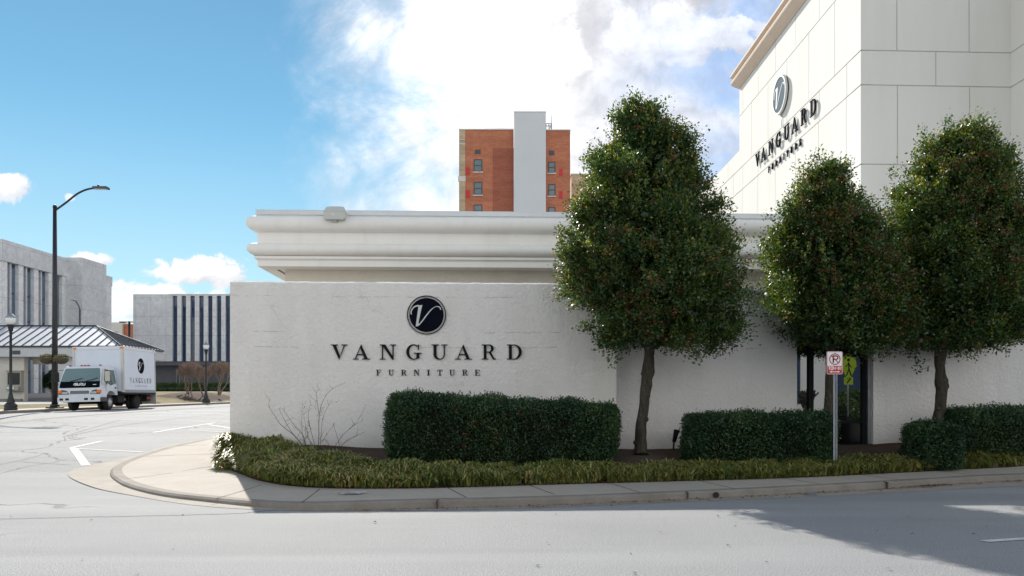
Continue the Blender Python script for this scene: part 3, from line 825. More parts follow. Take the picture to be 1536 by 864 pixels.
holly('smaller red berried holly tree directly behind the no parking sign', (5.72, 13.95, bedz(5.72, 13.95)-.03), [(0, 0, .12), (.2, 0, .10), (.9, .03, .085), (1.5, .06, .085), (1.9, .08, .09)], T2, 13.95, 9, 1250, rej,
      sprigs=[(1180, 470, 1146, 455, 200), (1150, 400, 1138, 388, 60), (1270, 270, 1272, 246, 140), (1222, 250, 1226, 226, 120), (1165, 335, 1152, 322, 50)])
holly('broad holly tree with pale green top rising behind the small rounded bush', (7.84, 14.1, bedz(7.84, 14.1)-.03), [(0, -.06, .125), (.2, -.04, .105), (.7, 0, .095), (1.15, .04, .10), (1.3, .05, .115), (1.55, .03, .085), (1.9, .02, .10)], T3, 14.1, 14, 1750, rej,
      sprigs=[(1384, 230, 1384, 192, 120), (1425, 195, 1424, 176, 100), (1520, 500, 1536, 503, 140), (1500, 490, 1512, 504, 80), (1345, 270, 1340, 252, 70)])

def hedge(label, x0, x1, yc, dep, ztl, ztr, seed, n, round_=.18, lift=0, hname='hedge', group='clipped hedges in front of the white wall', mat='hedge', lsz=1.0, core=True, berr=0, rot=0):
    g = np.random.default_rng(seed)
    xm = .5*(x0+x1); zb = bedz(xm, yc) if not lift else lift
    root = thing(hname, (xm, yc, zb-.02), label, 'hedge', group)
    hw, hd = .5*(x1-x0), .5*dep
    def surf(n, q):
        u = g.uniform(-1, 1, n); w = g.uniform(-1, 1, n); s = g.integers(0, 6, n)
        # weights: front/back, ends, top
        x = np.where(s < 3, u*hw, np.where(s == 3, -hw, np.where(s == 4, hw, u*hw)))
        y = np.where(s < 2, -hd, np.where(s == 2, hd, g.uniform(-1, 1, n)*hd))
        H = (ztl+(ztr-ztl)*(x+hw)/(2*hw))-zb
        z = np.where(s == 5, H, (.5+.5*w)*H)
        top = s == 5
        y = np.where(top, g.uniform(-1, 1, n)*hd, y)
        # round the corners (superellipse)
        f = 1-round_*np.clip((np.abs(x)/hw)**6*(np.abs(y)/hd)**6, 0, 1)*.6
        x, y = x*f, y*f
        edge = np.clip((z/H-.82)/.18, 0, 1)**2
        x, y = x*(1-.13*round_/.18*edge*.5/max(hw, .4)), y*(1-.22*edge)
        taper = np.clip((.18-z/H)/.18, 0, 1); z = np.where(top, z-.06*(np.abs(y)/hd)**4, z); y = y*(1-.25*taper); x = x*(1-.06*taper)
        bump = .025*np.sin(5.1*x+seed)+.02*np.sin(9.3*x+3*z)+.02*np.sin(7*y+5*z)
        nx = np.where((s == 3), -1., np.where(s == 4, 1., 0)); ny = np.where(s < 2, -1., np.where(s == 2, 1., 0)); nz = np.where(top, 1., .0)
        nn = np.stack([nx, ny, nz], 1)
        p = np.stack([x, y, z], 1)+nn*(bump[:, None]+g.normal(q, .028, (n, 1)))
        return p, nn
    p, nn = surf(n, 0)
    p2, n2 = surf(n//2, -.07)
    pos = np.concatenate([p, p2]); nn = np.concatenate([nn, n2]); k = len(pos)
    # leaves through the upper volume so the crown of the hedge is not see-through
    m_ = int(n*.7); fx = g.uniform(-1, 1, m_)*hw*.93; fy = g.uniform(-1, 1, m_)*hd*.74
    fz = ztl+(ztr-ztl)*(fx+hw)/(2*hw)-zb-g.uniform(.015, .30*min(1, lsz), m_)
    pos = np.concatenate([pos, np.stack([fx, fy, fz], 1)]); nn = np.concatenate([nn, np.tile([0, -.3, .9], (m_, 1))])
    # stray shoots along the top
    ns = int(26*hw); sx_ = g.uniform(-hw*.95, hw*.95, ns); sy_ = g.uniform(-hd*.9, hd*.4, ns); si = np.repeat(np.arange(ns), 9); tt = np.tile(np.linspace(0, 1, 9), ns)
    sd = unit(np.stack([g.normal(0, .35, ns), g.normal(-.1, .3, ns), np.ones(ns)], 1)); sl = g.uniform(.05, .13, ns)*lsz**.5
    base_ = np.stack([sx_, sy_, ztl+(ztr-ztl)*(sx_+hw)/(2*hw)-zb-.03], 1)
    p3 = base_[si]+sd[si]*(tt*sl[si])[:, None]+g.normal(0, .008, (len(si), 3))
    pos = np.concatenate([pos, p3]); nn = np.concatenate([nn, sd[si]]); k = len(pos)
    axd = unit(nn*.45+np.array([0, 0, .35])+g.normal(0, .65, (k, 3))); nrm = unit(nn*.6+np.array([0, 0, .4])+g.normal(0, .6, (k, 3)))
    L = g.uniform(.026, .046, k)*lsz; W = L*g.uniform(.5, .7, k)
    patch = .13*np.sin(3.3*pos[:, 0]+seed)+.10*np.sin(6*pos[:, 0]+5*pos[:, 2])+.08*np.sin(11*pos[:, 0]-9*pos[:, 2])
    rnd = np.clip(.45+patch+g.normal(0, .17, k), 0, 1)
    v, q = leaves(pos, axd, nrm, L, W)
    mats = [M[mat], M['berry']]
    if berr:
        c, cn = surf(berr, .0); m = (np.abs(c[:, 0]-hw*.0) < hw*.45) & (c[:, 2] > .35); c = c[m]
        bi = np.repeat(np.arange(len(c)), 7); bp = c[bi]+g.normal(0, .03, (len(bi), 3)); bv, bt = octa(bp, g.uniform(.006, .010, len(bp)))
        np_mesh('foliage', np.concatenate([v, bv]), q, bt+len(v), mats, None, np.ones(len(bt), int), np.concatenate([rnd, np.full(len(bt), .5)]), root)
    else:
        np_mesh('foliage', v, q, np.zeros((0, 3), int), mats, None, None, rnd, root)
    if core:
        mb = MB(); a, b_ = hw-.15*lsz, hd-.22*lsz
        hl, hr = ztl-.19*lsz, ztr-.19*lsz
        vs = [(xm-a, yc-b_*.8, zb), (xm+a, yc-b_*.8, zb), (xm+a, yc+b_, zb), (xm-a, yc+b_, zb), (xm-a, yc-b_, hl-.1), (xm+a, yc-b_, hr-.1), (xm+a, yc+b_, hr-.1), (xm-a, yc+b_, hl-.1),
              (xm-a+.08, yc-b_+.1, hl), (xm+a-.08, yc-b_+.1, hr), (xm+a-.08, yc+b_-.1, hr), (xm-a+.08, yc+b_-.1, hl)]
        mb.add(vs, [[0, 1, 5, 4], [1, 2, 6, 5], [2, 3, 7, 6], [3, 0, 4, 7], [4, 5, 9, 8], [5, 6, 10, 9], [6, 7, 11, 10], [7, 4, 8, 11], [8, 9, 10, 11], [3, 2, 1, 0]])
        mb.build('dark_core', M['core'], root)  # solid dark block standing in for the shaded inside of the hedge
    return root
hedge('long clipped dark green hedge below the black wall lettering', -2.08, 1.74, 12.95, 1.0, 1.44, 1.26, 21, 26000, berr=70)
hedge('clipped boxy hedge beside the no parking sign post', 3.02, 5.48, 13.3, .95, 1.09, 1.09, 22, 17000)
hedge('small rounded bush standing before the broad holly trunk', 6.87, 7.70, 13.3, .8, .93, .92, 23, 8000, .5)
hedge('clipped hedge against the wall behind the small rounded bush', 7.95, 11.5, 14.15, .95, 1.16, 1.2, 24, 20000)

# liriope border
def make_liriope():
    g = np.random.default_rng(31); roots = []
    xs = []
    def band(n, xa, xb, d0, d1, hs=1.0, clump=True):
        x = g.uniform(xa, xb, n); yf = np.interp(x, bx, by)
        t = g.random(n)
        lo = np.array([d0(a) for a in x]); hi = np.array([d1(a) for a in x])
        y = yf+lo+(hi-lo)*t
        c = np.sin(7.3*x+2*y)*np.sin(4.1*x-5*y)+.5*np.sin(13*x)*np.sin(11*y+x)+g.normal(0, .4, n)
        k = c > -.42
        return x[k], y[k], np.full(k.sum(), hs)
    gap = lambda x: 1-.75*math.exp(-((x-.05)/.12)**2)-.5*math.exp(-((x-1.95)/.15)**2)
    A = band(17000, -5.2, -2.4, lambda x: .06, lambda x: interp(x, [-5.2, -4.2, -3.3, -2.4], [.5, 1.9, 1.75, 1.45]), 1.05)
    Bb = band(15000, -2.6, 2.0, lambda x: .06, lambda x: max(.15, (interp(x, [-2.6, -1.5, 0, 2.0], [1.35, 1.15, .95, .85]))*gap(x)), 1.0)
    Cc = band(16000, 2.0, 7.2, lambda x: .05, lambda x: interp(x, [2, 5, 6.2, 6.9, 7.2], [.85, .8, .75, .3, .12]), .9)
    D = band(6000, 7.7, 12, lambda x: .05, lambda x: .6, .85)
    # round the wall end
    n = 1300; th = g.uniform(0, 1, n); E = (np.interp(th, [0, .5, 1], [-5.05, -5.27, -5.36])+g.uniform(0, .25, n), np.interp(th, [0, .5, 1], [13.2, 13.75, 14.3])+g.normal(0, .06, n), np.full(n, .95))
    x = np.concatenate([q[0] for q in (A, Bb, Cc, D, E)]); y = np.concatenate([q[1] for q in (A, Bb, Cc, D, E)]); hs = np.concatenate([q[2] for q in (A, Bb, Cc, D, E)])
    z = np.array([bedz(a, b) for a, b in zip(x, y)]); n = len(x)
    cl = np.floor(x/.16)*12.9898+np.floor(y/.16)*78.233; ca = (np.sin(cl)*43758.5453) % 1*2*PI
    th = ca+g.normal(0, .9, n)
    dx, dy = np.cos(th), np.sin(th)-.35
    l = np.hypot(dx, dy); dx, dy = dx/l, dy/l
    h = g.uniform(.13, .31, n)*hs*(1+.18*np.sin(5.3*x+1)*np.sin(3.1*x-4*y)); sp = g.uniform(.08, .26, n); w = g.uniform(.0075, .014, n)
    rows = []
    for t, ww in ((0, 1), (.4, 1), (.72, .8), (1, .12)):
        up = h*(1.55*t-.85*t*t) if t < 1 else h*g.uniform(.35, .78, n)
        out = sp*(t**1.7)
        cx_, cy_, cz_ = x+dx*out, y+dy*out, z+up-.01
        rows.append(np.stack([cx_-dy*w*ww, cy_+dx*w*ww, cz_], 1)); rows.append(np.stack([cx_+dy*w*ww, cy_-dx*w*ww, cz_], 1))
    V = np.stack(rows, 1).reshape(-1, 3)
    base = (np.arange(n)*8)[:, None, None]
    q = base+np.array([[0, 1, 3, 2], [2, 3, 5, 4], [4, 5, 7, 6]])[None]
    q = q.reshape(-1, 4)
    tone = g.normal(.42, .25, n)+.12*np.sin(2.1*x)*np.sin(3*y)+np.where(x < -4.6, .12*np.clip((-4.6-x)/.6, 0, 1), 0)  # left end paler: bleached blades, with the sunlit patch put into the tone
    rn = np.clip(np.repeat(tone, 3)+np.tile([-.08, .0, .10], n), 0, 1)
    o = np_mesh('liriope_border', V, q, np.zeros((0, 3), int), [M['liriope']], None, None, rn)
    tag(o, 'arching green and yellow lily turf border along the pavement', 'ground cover', kind='stuff')
    # fallen leaves on the bed edge, the gutter and the road
    m = 2600
    x = g.uniform(-5, 9, m); y = np.interp(x, bx, by)+np.abs(g.normal(0, .06, m))-.02; z = np.array([bedz(a, b) for a, b in zip(x, y)])+.012
    x2 = g.normal(6.35, .25, 160); y2 = 12.0-.0+g.normal(0, .05, 160)+.24*(x2-6.35); 
    kx = np.array([k[0] for k in Ks[::-1]]); ky = np.array([k[1] for k in Ks[::-1]]); f = ky < 16
    y2 = np.interp(x2, kx[f], ky[f])-.1+g.normal(0, .05, 160); z2 = np.full(160, .025)
    x3 = g.uniform(-2, 9, 700); y3 = np.interp(x3, kx[f], ky[f])-.05-np.abs(g.normal(0, .09, 700)); z3 = np.full(700, .02)
    x4 = g.uniform(-7, 8, 60); y4 = g.uniform(5, 9.2, 60); z4 = np.full(60, .012)
    pos = np.stack([np.concatenate([x, x2, x3, x4]), np.concatenate([y, y2, y3, y4]), np.concatenate([z, z2, z3, z4])], 1); k = len(pos)
    axd = unit(np.stack([g.normal(0, 1, k), g.normal(0, 1, k), g.normal(0, .12, k)], 1)); nrm = unit(np.array([0, 0, 1.])+g.normal(0, .2, (k, 3)))
    L = g.uniform(.02, .05, k); v, q = leaves(pos, axd, nrm, L, L*.6)
    o = np_mesh('leaf_litter', v, q, np.zeros((0, 3), int), [M['deadleaf']], None, None, g.random(k)); tag(o, 'scattered brown dead leaves along the bed edge and kerb', 'leaves', kind='stuff')
make_liriope()

# bare shrub against the wall
def make_bare_shrub():
    base = P(475, 676, 13.55); base.z = bedz(base.x, base.y)-.02
    t = thing('bare_shrub', base, 'leafless thin stemmed shrub against the white wall beside the long hedge', 'shrub')
    q = lambda x, y, dy=0.0: P(320+x/4.32, 560+y/4.32, 13.5+dy)
    stems = [[(590, 480), (520, 400), (440, 335), (395, 270), (362, 215), (366, 168)], [(590, 480), (545, 425), (500, 370), (455, 290), (425, 225)], [(600, 470), (580, 400), (520, 330), (445, 225)],
             [(680, 490), (684, 400), (684, 300), (700, 205), (740, 130), (790, 90), (840, 68)], [(690, 490), (700, 380), (712, 280), (760, 190), (800, 190)], [(684, 260), (670, 160), (670, 120), (690, 105)],
             [(660, 480), (640, 400), (616, 310), (620, 230), (640, 205), (670, 240)], [(600, 480), (578, 400), (573, 300), (578, 185)], [(640, 480), (610, 390), (580, 240)], [(810, 490), (850, 450), (920, 410), (980, 380)],
             [(790, 470), (840, 400), (900, 345), (945, 290), (975, 236)], [(880, 360), (930, 325), (968, 305)], [(700, 450), (740, 390), (780, 335)], [(820, 480), (800, 400), (775, 325)], [(660, 480), (600, 400), (600, 340)],
             [(760, 490), (730, 430), (705, 440)], [(575, 470), (600, 420), (640, 350)], [(820, 480), (870, 430), (940, 395)]]
    mb = MB(); rr = random.Random(5)
    for i, s in enumerate(stems):
        dy = rr.uniform(-.25, .2)
        pts = [q(x, y, dy*(k/len(s))) for k, (x, y) in enumerate(s)]
        pts = [Vector(p) for p in smooth_path([tuple(p) for p in pts], 4)]; n = len(pts)
        r0 = .0068 if i < 4 else .0045
        mb.tube(pts, [r0*(1-.75*k/n) for k in range(n)], 5)
        for k in range(3, n-1, 4):
            d = Vector((rr.uniform(-1, 1), rr.uniform(-.5, .3), rr.uniform(.1, 1)))*rr.uniform(.05, .16)
            mb.tube([pts[k], pts[k]+d*.6, pts[k]+d+Vector((0, 0, .02))], [.0028, .0022, .0014], 4)
    mb.build('stems', M['drytwig'], t)
    g = np.random.default_rng(4); c = []
    for x, y in [(690, 250), (700, 240), (605, 345), (600, 370), (690, 270), (578, 228), (610, 330)]:
        c += [np.array(q(x, y))+g.normal(0, .03, 3) for _ in range(7)]
    c = np.array(c)-np.array(base); k = len(c)
    v, qq = leaves(c, unit(g.normal(0, 1, (k, 3))), unit(g.normal(0, 1, (k, 3))), g.uniform(.02, .045, k), g.uniform(.008, .02, k))
    np_mesh('dry_leaves', v, qq, np.zeros((0, 3), int), [M['deadleaf']], None, None, g.random(k)*.7, t)
make_bare_shrub()

# ------------------------------------------------------------------ white sign wall and screen wall
def wframe(rec=0.0):
    e = Vector((1, WS, 0)).normalized(); n = Vector((WS, -1, 0)).normalized()
    return frame((WX0, WY0+rec, 0), e, (0, 0, 1), n), e
def wpt(px, py, rec=0.0):
    t = (px-CX)/FPX; Y = (WY0+rec-WS*WX0)/(1-WS*t); X = t*Y
    return (X-WX0)/(1/math.sqrt(1+WS*WS)), HC+(HY-py)*Y/FPX       # (u, z)
WZ = 3.478
def fbox(mb, fr, u0, u1, z0, z1, d0, d1, mi=0):
    mb.prism(fr, [(u0, z0), (u1, z0), (u1, z1), (u0, z1)], d0, d1, mi)
def rough_top_wall(fr, u0, u1, z0, z1, thick, name, mat, parent, seed):
    """wall slab with softened, slightly uneven arrises"""
    rr = random.Random(seed); mb = MB(); N = int((u1-u0)/.12); b = .018; vs = []; fs = []
    for i in range(N+1):
        u = u0+(u1-u0)*i/N; e = rr.uniform(-.006, .006); f = rr.uniform(-.004, .004)
        vs += [fr(u, z0, 0), fr(u, z1-.045+e, f*.5), fr(u, z1-.026+e, f-.008), fr(u, z1+e*.7, -.055), fr(u, z1-b, -thick), fr(u, z0, -thick)]
    for i in range(N):
        for k in range(5): fs.append([6*i+k, 6*i+6+k, 6*i+7+k, 6*i+k+1])
    fs.append([5, 4, 3, 2, 1, 0]); fs.append([6*N+k for k in range(6)])
    mb.add(vs, fs); return mb.build(name, mat, parent)
def make_walls():
    fr, e = wframe()
    t = thing('sign_wall', (WX0, WY0, 0), 'white stucco screen wall carrying the black lettering and round emblem', 'wall')
    u1, _ = wpt(924.5, 600)
    rough_top_wall(fr, 0, u1, -.1, WZ, .3, 'wall_slab', M['stucco'], t, 1)
    # lettering
    s = thing('wall_sign', fr(3.0, 1.9, 0), 'black serif lettering and round black emblem mounted on the white screen wall', 'sign')
    row1 = [('V', 496.7, 521), ('A', 529.8, 555), ('N', 570, 593.7), ('G', 609.5, 632.3), ('U', 647.3, 671), ('A', 683, 707.8), ('R', 722.8, 744.2), ('D', 760.5, 782.6)]
    row2 = [('F', 564.4, 571.3), ('U', 582.8, 590.8), ('R', 601.7, 610.2), ('N', 620.6, 629.2), ('I', 640.4, 645.2), ('T', 656, 663.8), ('U', 674.2, 682.2), ('R', 693.4, 701.8), ('E', 712, 719.8)]
    for row, yb, yt in ((row1, 539.2, 516.8), (row2, 563.2, 554.6)):
        for ch, a, b in row:
            ua, z0 = wpt(a, yb); ub, _ = wpt(b, yb); _, z1 = wpt(a, yt)
            put_letter(fr, ch, ua, ub, z0, z1-z0, .004, .03 if row is row1 else .018, M['black'], s)
    uc, zc = wpt(640, 472.6); ur, _ = wpt(669.2, 472.6)
    emblem(fr, (uc, zc), ur-uc, .003, .03, s, M['navy'], M['black'], M['lettersilver'])
    # screen wall to the right, with its window
    rec = .45; fr2, e = wframe(rec)
    q = thing('screen_wall', fr2(7.2, 0, 0), 'grey white stucco wall behind the holly trees with a dark window', 'wall')
    ua, _ = wpt(915, 600, rec); ub, _ = wpt(1195.5, 600, rec); uc, _ = wpt(1310, 600, rec)
    rough_top_wall(fr2, ua, ub, -.1, WZ-.012, .3, 'wall_slab', M['stucco2'], q, 2)
    rough_top_wall(fr2, uc, uc+14, -.1, WZ-.012, .3, 'wall_slab', M['stucco2'], q, 3)
    m = MB(); fbox(m, fr2, ub+.003, uc-.003, 2.62, WZ-.014, -.298, -.004); m.build('lintel', M['stucco2'], q)
    d = -.2; w0, w1 = ub+.01, uc-.01
    win = MB(); 
    um, _ = wpt(1222, 600, rec); zt = HC+(HY-633)*15.1/FPX
    z0 = .36
    fbox(win, fr2, w0, w0+.05, z0, 2.6, d-.05, d+.04); fbox(win, fr2, w1-.13, w1-.04, z0, 2.6, d-.05, d+.04)
    fbox(win, fr2, um-.05, um+.05, z0, 2.6, d-.05, d+.05)
    fbox(win, fr2, w0+.05, um-.05, zt-.03, zt+.03, d-.05, d+.035); fbox(win, fr2, um+.05, w1-.13, zt-.03, zt+.03, d-.05, d+.035)
    fbox(win, fr2, w0+.05, um-.05, z0, z0+.06, d-.05, d+.035); fbox(win, fr2, um+.05, w1-.13, z0, z0+.06, d-.05, d+.035)
    win = win.build('window', M['black'], q)
    p = MB(); fbox(p, fr2, w0+.05, um-.05, zt+.03, 2.6, d-.03, d); p.build('pane', M['mirrorglass'], win)
    p = MB(); fbox(p, fr2, um+.05, w1-.13, zt+.03, 2.6, d-.03, d); p.build('pane', M['mirrorglass'], win)
    p = MB(); fbox(p, fr2, w0+.05, um-.05, z0+.06, zt-.03, d-.03, d); fbox(p, fr2, um+.05, w1-.13, z0+.06, zt-.03, d-.03, d); build_each(p, 'lower_panel', M['darkpanel'], win)
    j = MB(); fbox(j, fr2, w1-.04, w1+.006, .0, 2.6, d-.05, d+.10); j.build('jamb', M['galv'], q)
make_walls()

# ------------------------------------------------------------------ low building with rolled cornice
def make_low_building():
    s = .036; O = (-5.70, 17.2, 0)
    e = Vector((1, s, 0)).normalized(); n = Vector((s, -1, 0)).normalized()
    fr = frame(O, e, (0, 0, 1), n)
    t = thing('low_building', O, 'low beige building with a thick rolled white cornice behind the white wall', 'building')
    Lr = 21.0
    prof = [(-.35, 5.535), (-.055, 5.535), (-.055, 5.437), (-.085, 5.437), (-.085, 5.395), (-.03, 5.39)]
    prof += [(.2*math.cos(a), 5.212+.178*math.sin(a)) for a in [R(88-i*176/12) for i in range(13)]]
    prof += [(0.0, 5.03), (0.0, 4.785)]
    prof += [(.005+.185*math.cos(a), 4.64+.142*math.sin(a)) for a in [R(88-i*176/12) for i in range(13)]]
    prof += [(.055, 4.492), (.055, 4.432), (.012, 4.428), (.012, 4.404), (0, 4.402), (0, 4.27), (-.49, 4.27)]
    mb = MB(); vs = []; fs = []; k = len(prof)
    for d, z in prof: vs.append(fr(-d, z, -13))
    for d, z in prof: vs.append(fr(-d, z, d))
    NS = 12
    for i in range(1, NS+1):
        for d, z in prof: vs.append(fr(Lr*i/NS, z, d))
    for i in range(NS+1):
        for j in range(k-1): fs.append([i*k+j, i*k+j+1, (i+1)*k+j+1, (i+1)*k+j])
    mb.add(vs, fs, 0, False)
    for a in range(len(mb.sm)): mb.sm[a] = True
    c = mb.build('cornice', M['cornice'], t)
    c.data.set_sharp_from_angle(angle=R(28)) if hasattr(c.data, 'set_sharp_from_angle') else None
    m = MB(); m.prism(fr, [(-.052, 5.44), (Lr, 5.44), (Lr, 5.537), (-.052, 5.537)], -.053, -.048)
    m.prism(frame(fr(-0.0, 0, 0), -n, (0, 0, 1), -e), [(.05, 5.44), (13, 5.44), (13, 5.537), (.05, 5.537)], .05, .058)
    m.prism(fr, [(-.06, 5.5375), (Lr, 5.5375), (Lr, 5.55), (-.06, 5.55)], -.35, -.046)
    m.build('parapet_cap', M['capmetal'], t)
    m = MB(); fbox(m, fr, .49, Lr, -.1, 4.268, -12, -.49); m.build('wall', M['beige'], t)
    m = MB(); fbox(m, fr, .0, Lr, 5.30, 5.42, -12.5, -.36); m.build('roof', M['capmetal'], t)
    m = MB(); fbox(m, fr, .30, .36, 4.262, 4.268, -12, -.5, 0); m.build('soffit_vent', M['bronze'], t)
    # seam and a scratch on the cornice
    f = thing('floodlight', P(501.5, 322, 16.9), 'grey box floodlight clamped on the white cornice of the low building', 'light')
    q = frame(P(501.5, 329, 16.93), e, (0, 0, 1), n); m = MB()
    pr = [(-.235, .03), (-.20, .0), (.20, .0), (.235, .03), (.235, .17), (-.235, .17)]
    m.prism(q, pr, -.28, .02)
    a = [q(x, z, d) for x, z, d in [(-.235, .172, .02), (.235, .172, .02), (.19, .30, -.10), (.10, .315, -.12), (-.10, .315, -.12), (-.19, .30, -.10), (-.235, .172, -.28), (.235, .172, -.28), (.19, .28, -.28), (-.19, .28, -.28)]]
    m.add(a, [[0, 1, 2, 3, 4, 5], [1, 7, 8, 2], [6, 0, 5, 9], [2, 8, 9, 5, 4, 3], [7, 6, 9, 8]])
    m.build('housing', M['floodgrey'], f)
    m = MB(); m.prism(q, rc(-.04, .09, .0, .11), .021, .027); m.build('badge', M['white'], f)
    m = MB(); m.prism(q, rc(-.05, -.04, .05, .03), -.26, -.05); m.build('bracket', M['floodgrey'], f)
make_low_building()

# ------------------------------------------------------------------ tall panelled building on the right
def make_big_building():
    X0, Y0, Ztop = 10.9, 24.0, 15.97
    fs_ = .041
    t = thing('panelled_building', (X0, Y0, 0), 'tall pale panelled building with tan cornice and dark raised lettering', 'building')
    bands = [(0, 2.45), (2.45, 5.0), (5.0, 7.5), (7.5, 8.57), (8.57, 11.05), (11.05, 12.13), (12.13, 14.64), (14.64, Ztop)]
    e = Vector((1, fs_, 0)).normalized(); n = Vector((fs_, -1, 0)).normalized()
    front = frame((X0, Y0, 0), e, (0, 0, 1), n)
    side = frame((X0, Y0, 0), (0.0, 1, 0), (0, 0, 1), (-1, 0, 0))
    W = 4.82
    body = MB()
    # main block behind the panels
    body.box(X0+.02, X0+24, Y0+1.0, 36.8, 0, Ztop-.02)
    body.prism(front, [(.065, 0), (W+.5, 0), (W+.5, Ztop-.02), (.065, Ztop-.02)], -1.05, -.02)
    body.box(X0+.025, X0+20, 36.8, 58, 0, 13.03)
    body.build('core', M['joint'], t)
    g = .018
    def panels(fr, length, offs, zmax, per=2.32, u00=0.0, close=0.0):
        mb = MB()
        for bi, (z0, z1) in enumerate(bands):
            z1 = min(z1, zmax)
            if z1-z0 < .1: continue
            us = [u00]; u = u00+offs[bi]
            while u < length-.15: us.append(u); u += per
            us.append(length)
            for a, b in zip(us[:-1], us[1:]):
                mb.prism(fr, [(a+(g if a > u00 else 0), z0+g), (b-(g if b < length else 0), z0+g), (b-(g if b < length else 0), z1-g), (a+(g if a > u00 else 0), z1-g)], -.02+.001, 0)
        return mb
    fo = [1.17, 2.4, 1.17, 2.4, 1.17, 2.4, 1.15, 1.15]
    m = panels(front, W, fo, Ztop)
    m.build('front_wall', M['panel'], t)
    so = [1.0, 2.0, 1.0, 2.0, 1.05, 1.0, 1.95, 1.0]
    m = panels(side, 12.8, so, Ztop, 2.25); m.build('side_wall', M['panel'], t)
    m = panels(side, 34, so, 13.04, 2.25, 12.802); m.build('rear_wall', M['panel'], t)
    # wing that steps forward on the right
    XW = X0+W*e.x
    wing = frame((XW, Y0-5.2, 0), (0, 1, 0), (0, 0, 1), (-1, 0, 0))
    c = MB(); c.box(XW+.02, XW+14, Y0-5.2+.02, Y0+1.5, 0, Ztop-.02); c.build('core', M['joint'], t)
    m = panels(wing, 5.2+fs_*W, [1.2]*8, Ztop); m.build('wing_side_wall', M['panel'], t)
    wf = frame((XW, Y0-5.2, 0), (1, 0, 0), (0, 0, 1), (0, -1, 0)); m = panels(wf, 14, fo, Ztop); m.build('wing_front_wall', M['panel'], t)
    # cornice: two rolls, mitred round the corner
    prof = [(-.3, .78), (.33, .78), (.36, .74), (.36, .66), (.30, .60), (.22, .55), (.17, .47), (.17, .45), (.32, .43), (.34, .38), (.32, .30), (.24, .20), (.14, .10), (.06, .04), (.03, 0), (-.1, 0)]
    mb = MB(); vs = []; fs = []; k = len(prof)
    for d, z in prof: vs.append(side(12.8+d, Ztop+z, -3))
    for d, z in prof: vs.append(side(12.8+d, Ztop+z, d))
    for d, z in prof: vs.append((X0-d, Y0-d, Ztop+z))
    for d, z in prof: vs.append(front(W+.5, Ztop+z, d))
    for i in range(3):
        for j in range(k-1): fs.append([i*k+j, i*k+j+1, (i+1)*k+j+1, (i+1)*k+j])
    mb.add(vs, fs); mb.build('cornice', M['bandstone'], t)
    # lettering on the sunlit side: reads from far to near, so u runs towards the camera
    sg = frame((X0, 0, 0), (0, -1, 0), (0, 0, 1), (-1, 0, 0))
    s = thing('building_sign', (X0, 31, 11.4), 'dark raised lettering and blue round emblem on the sunlit side of the tall building', 'sign')
    def yu(px): return -(X0*FPX/(px-CX))
    U0, U1 = -34.15, -27.35
    pos1 = [('V', 496.7, 521), ('A', 529.8, 555), ('N', 570, 593.7), ('G', 609.5, 632.3), ('U', 647.3, 671), ('A', 683, 707.8), ('R', 722.8, 744.2), ('D', 760.5, 782.6)]
    sc = (U1-U0)/(782.6-496.7)
    for ch, a, b in pos1: put_letter(sg, ch, U0+(a-496.7)*sc, U0+(b-496.7)*sc, 11.40, .58, .05, .10, M['navy'], s)
    pos2 = [('F', 564.4, 571.3), ('U', 582.8, 590.8), ('R', 601.7, 610.2), ('N', 620.6, 629.2), ('I', 640.4, 645.2), ('T', 656, 663.8), ('U', 674.2, 682.2), ('R', 693.4, 701.8), ('E', 712, 719.8)]
    for ch, a, b in pos2: put_letter(sg, ch, U0+(a-496.7)*sc, U0+(b-496.7)*sc, 10.73, .24, .02, .06, M['navy'], s)
    emblem(sg, (-30.95, 13.42), .76, .06, .09, s, M['signblue'], M['lettersilver'], M['white'], .90, .90)
    m = MB(); m.prism(sg, arc(-30.95, 13.42, .73, .73, 0, 360, 40)[:-1], .02, .06); m.build('backing', M['black'], s)
    # the low building's roof side meets here; pipe from the emblem
    m = MB(); m.tube([sg(-30.95, 12.62, .03), sg(-30.95, 12.15, .03)], .012, 6); m.build('conduit', M['galv'], s)
make_big_building()

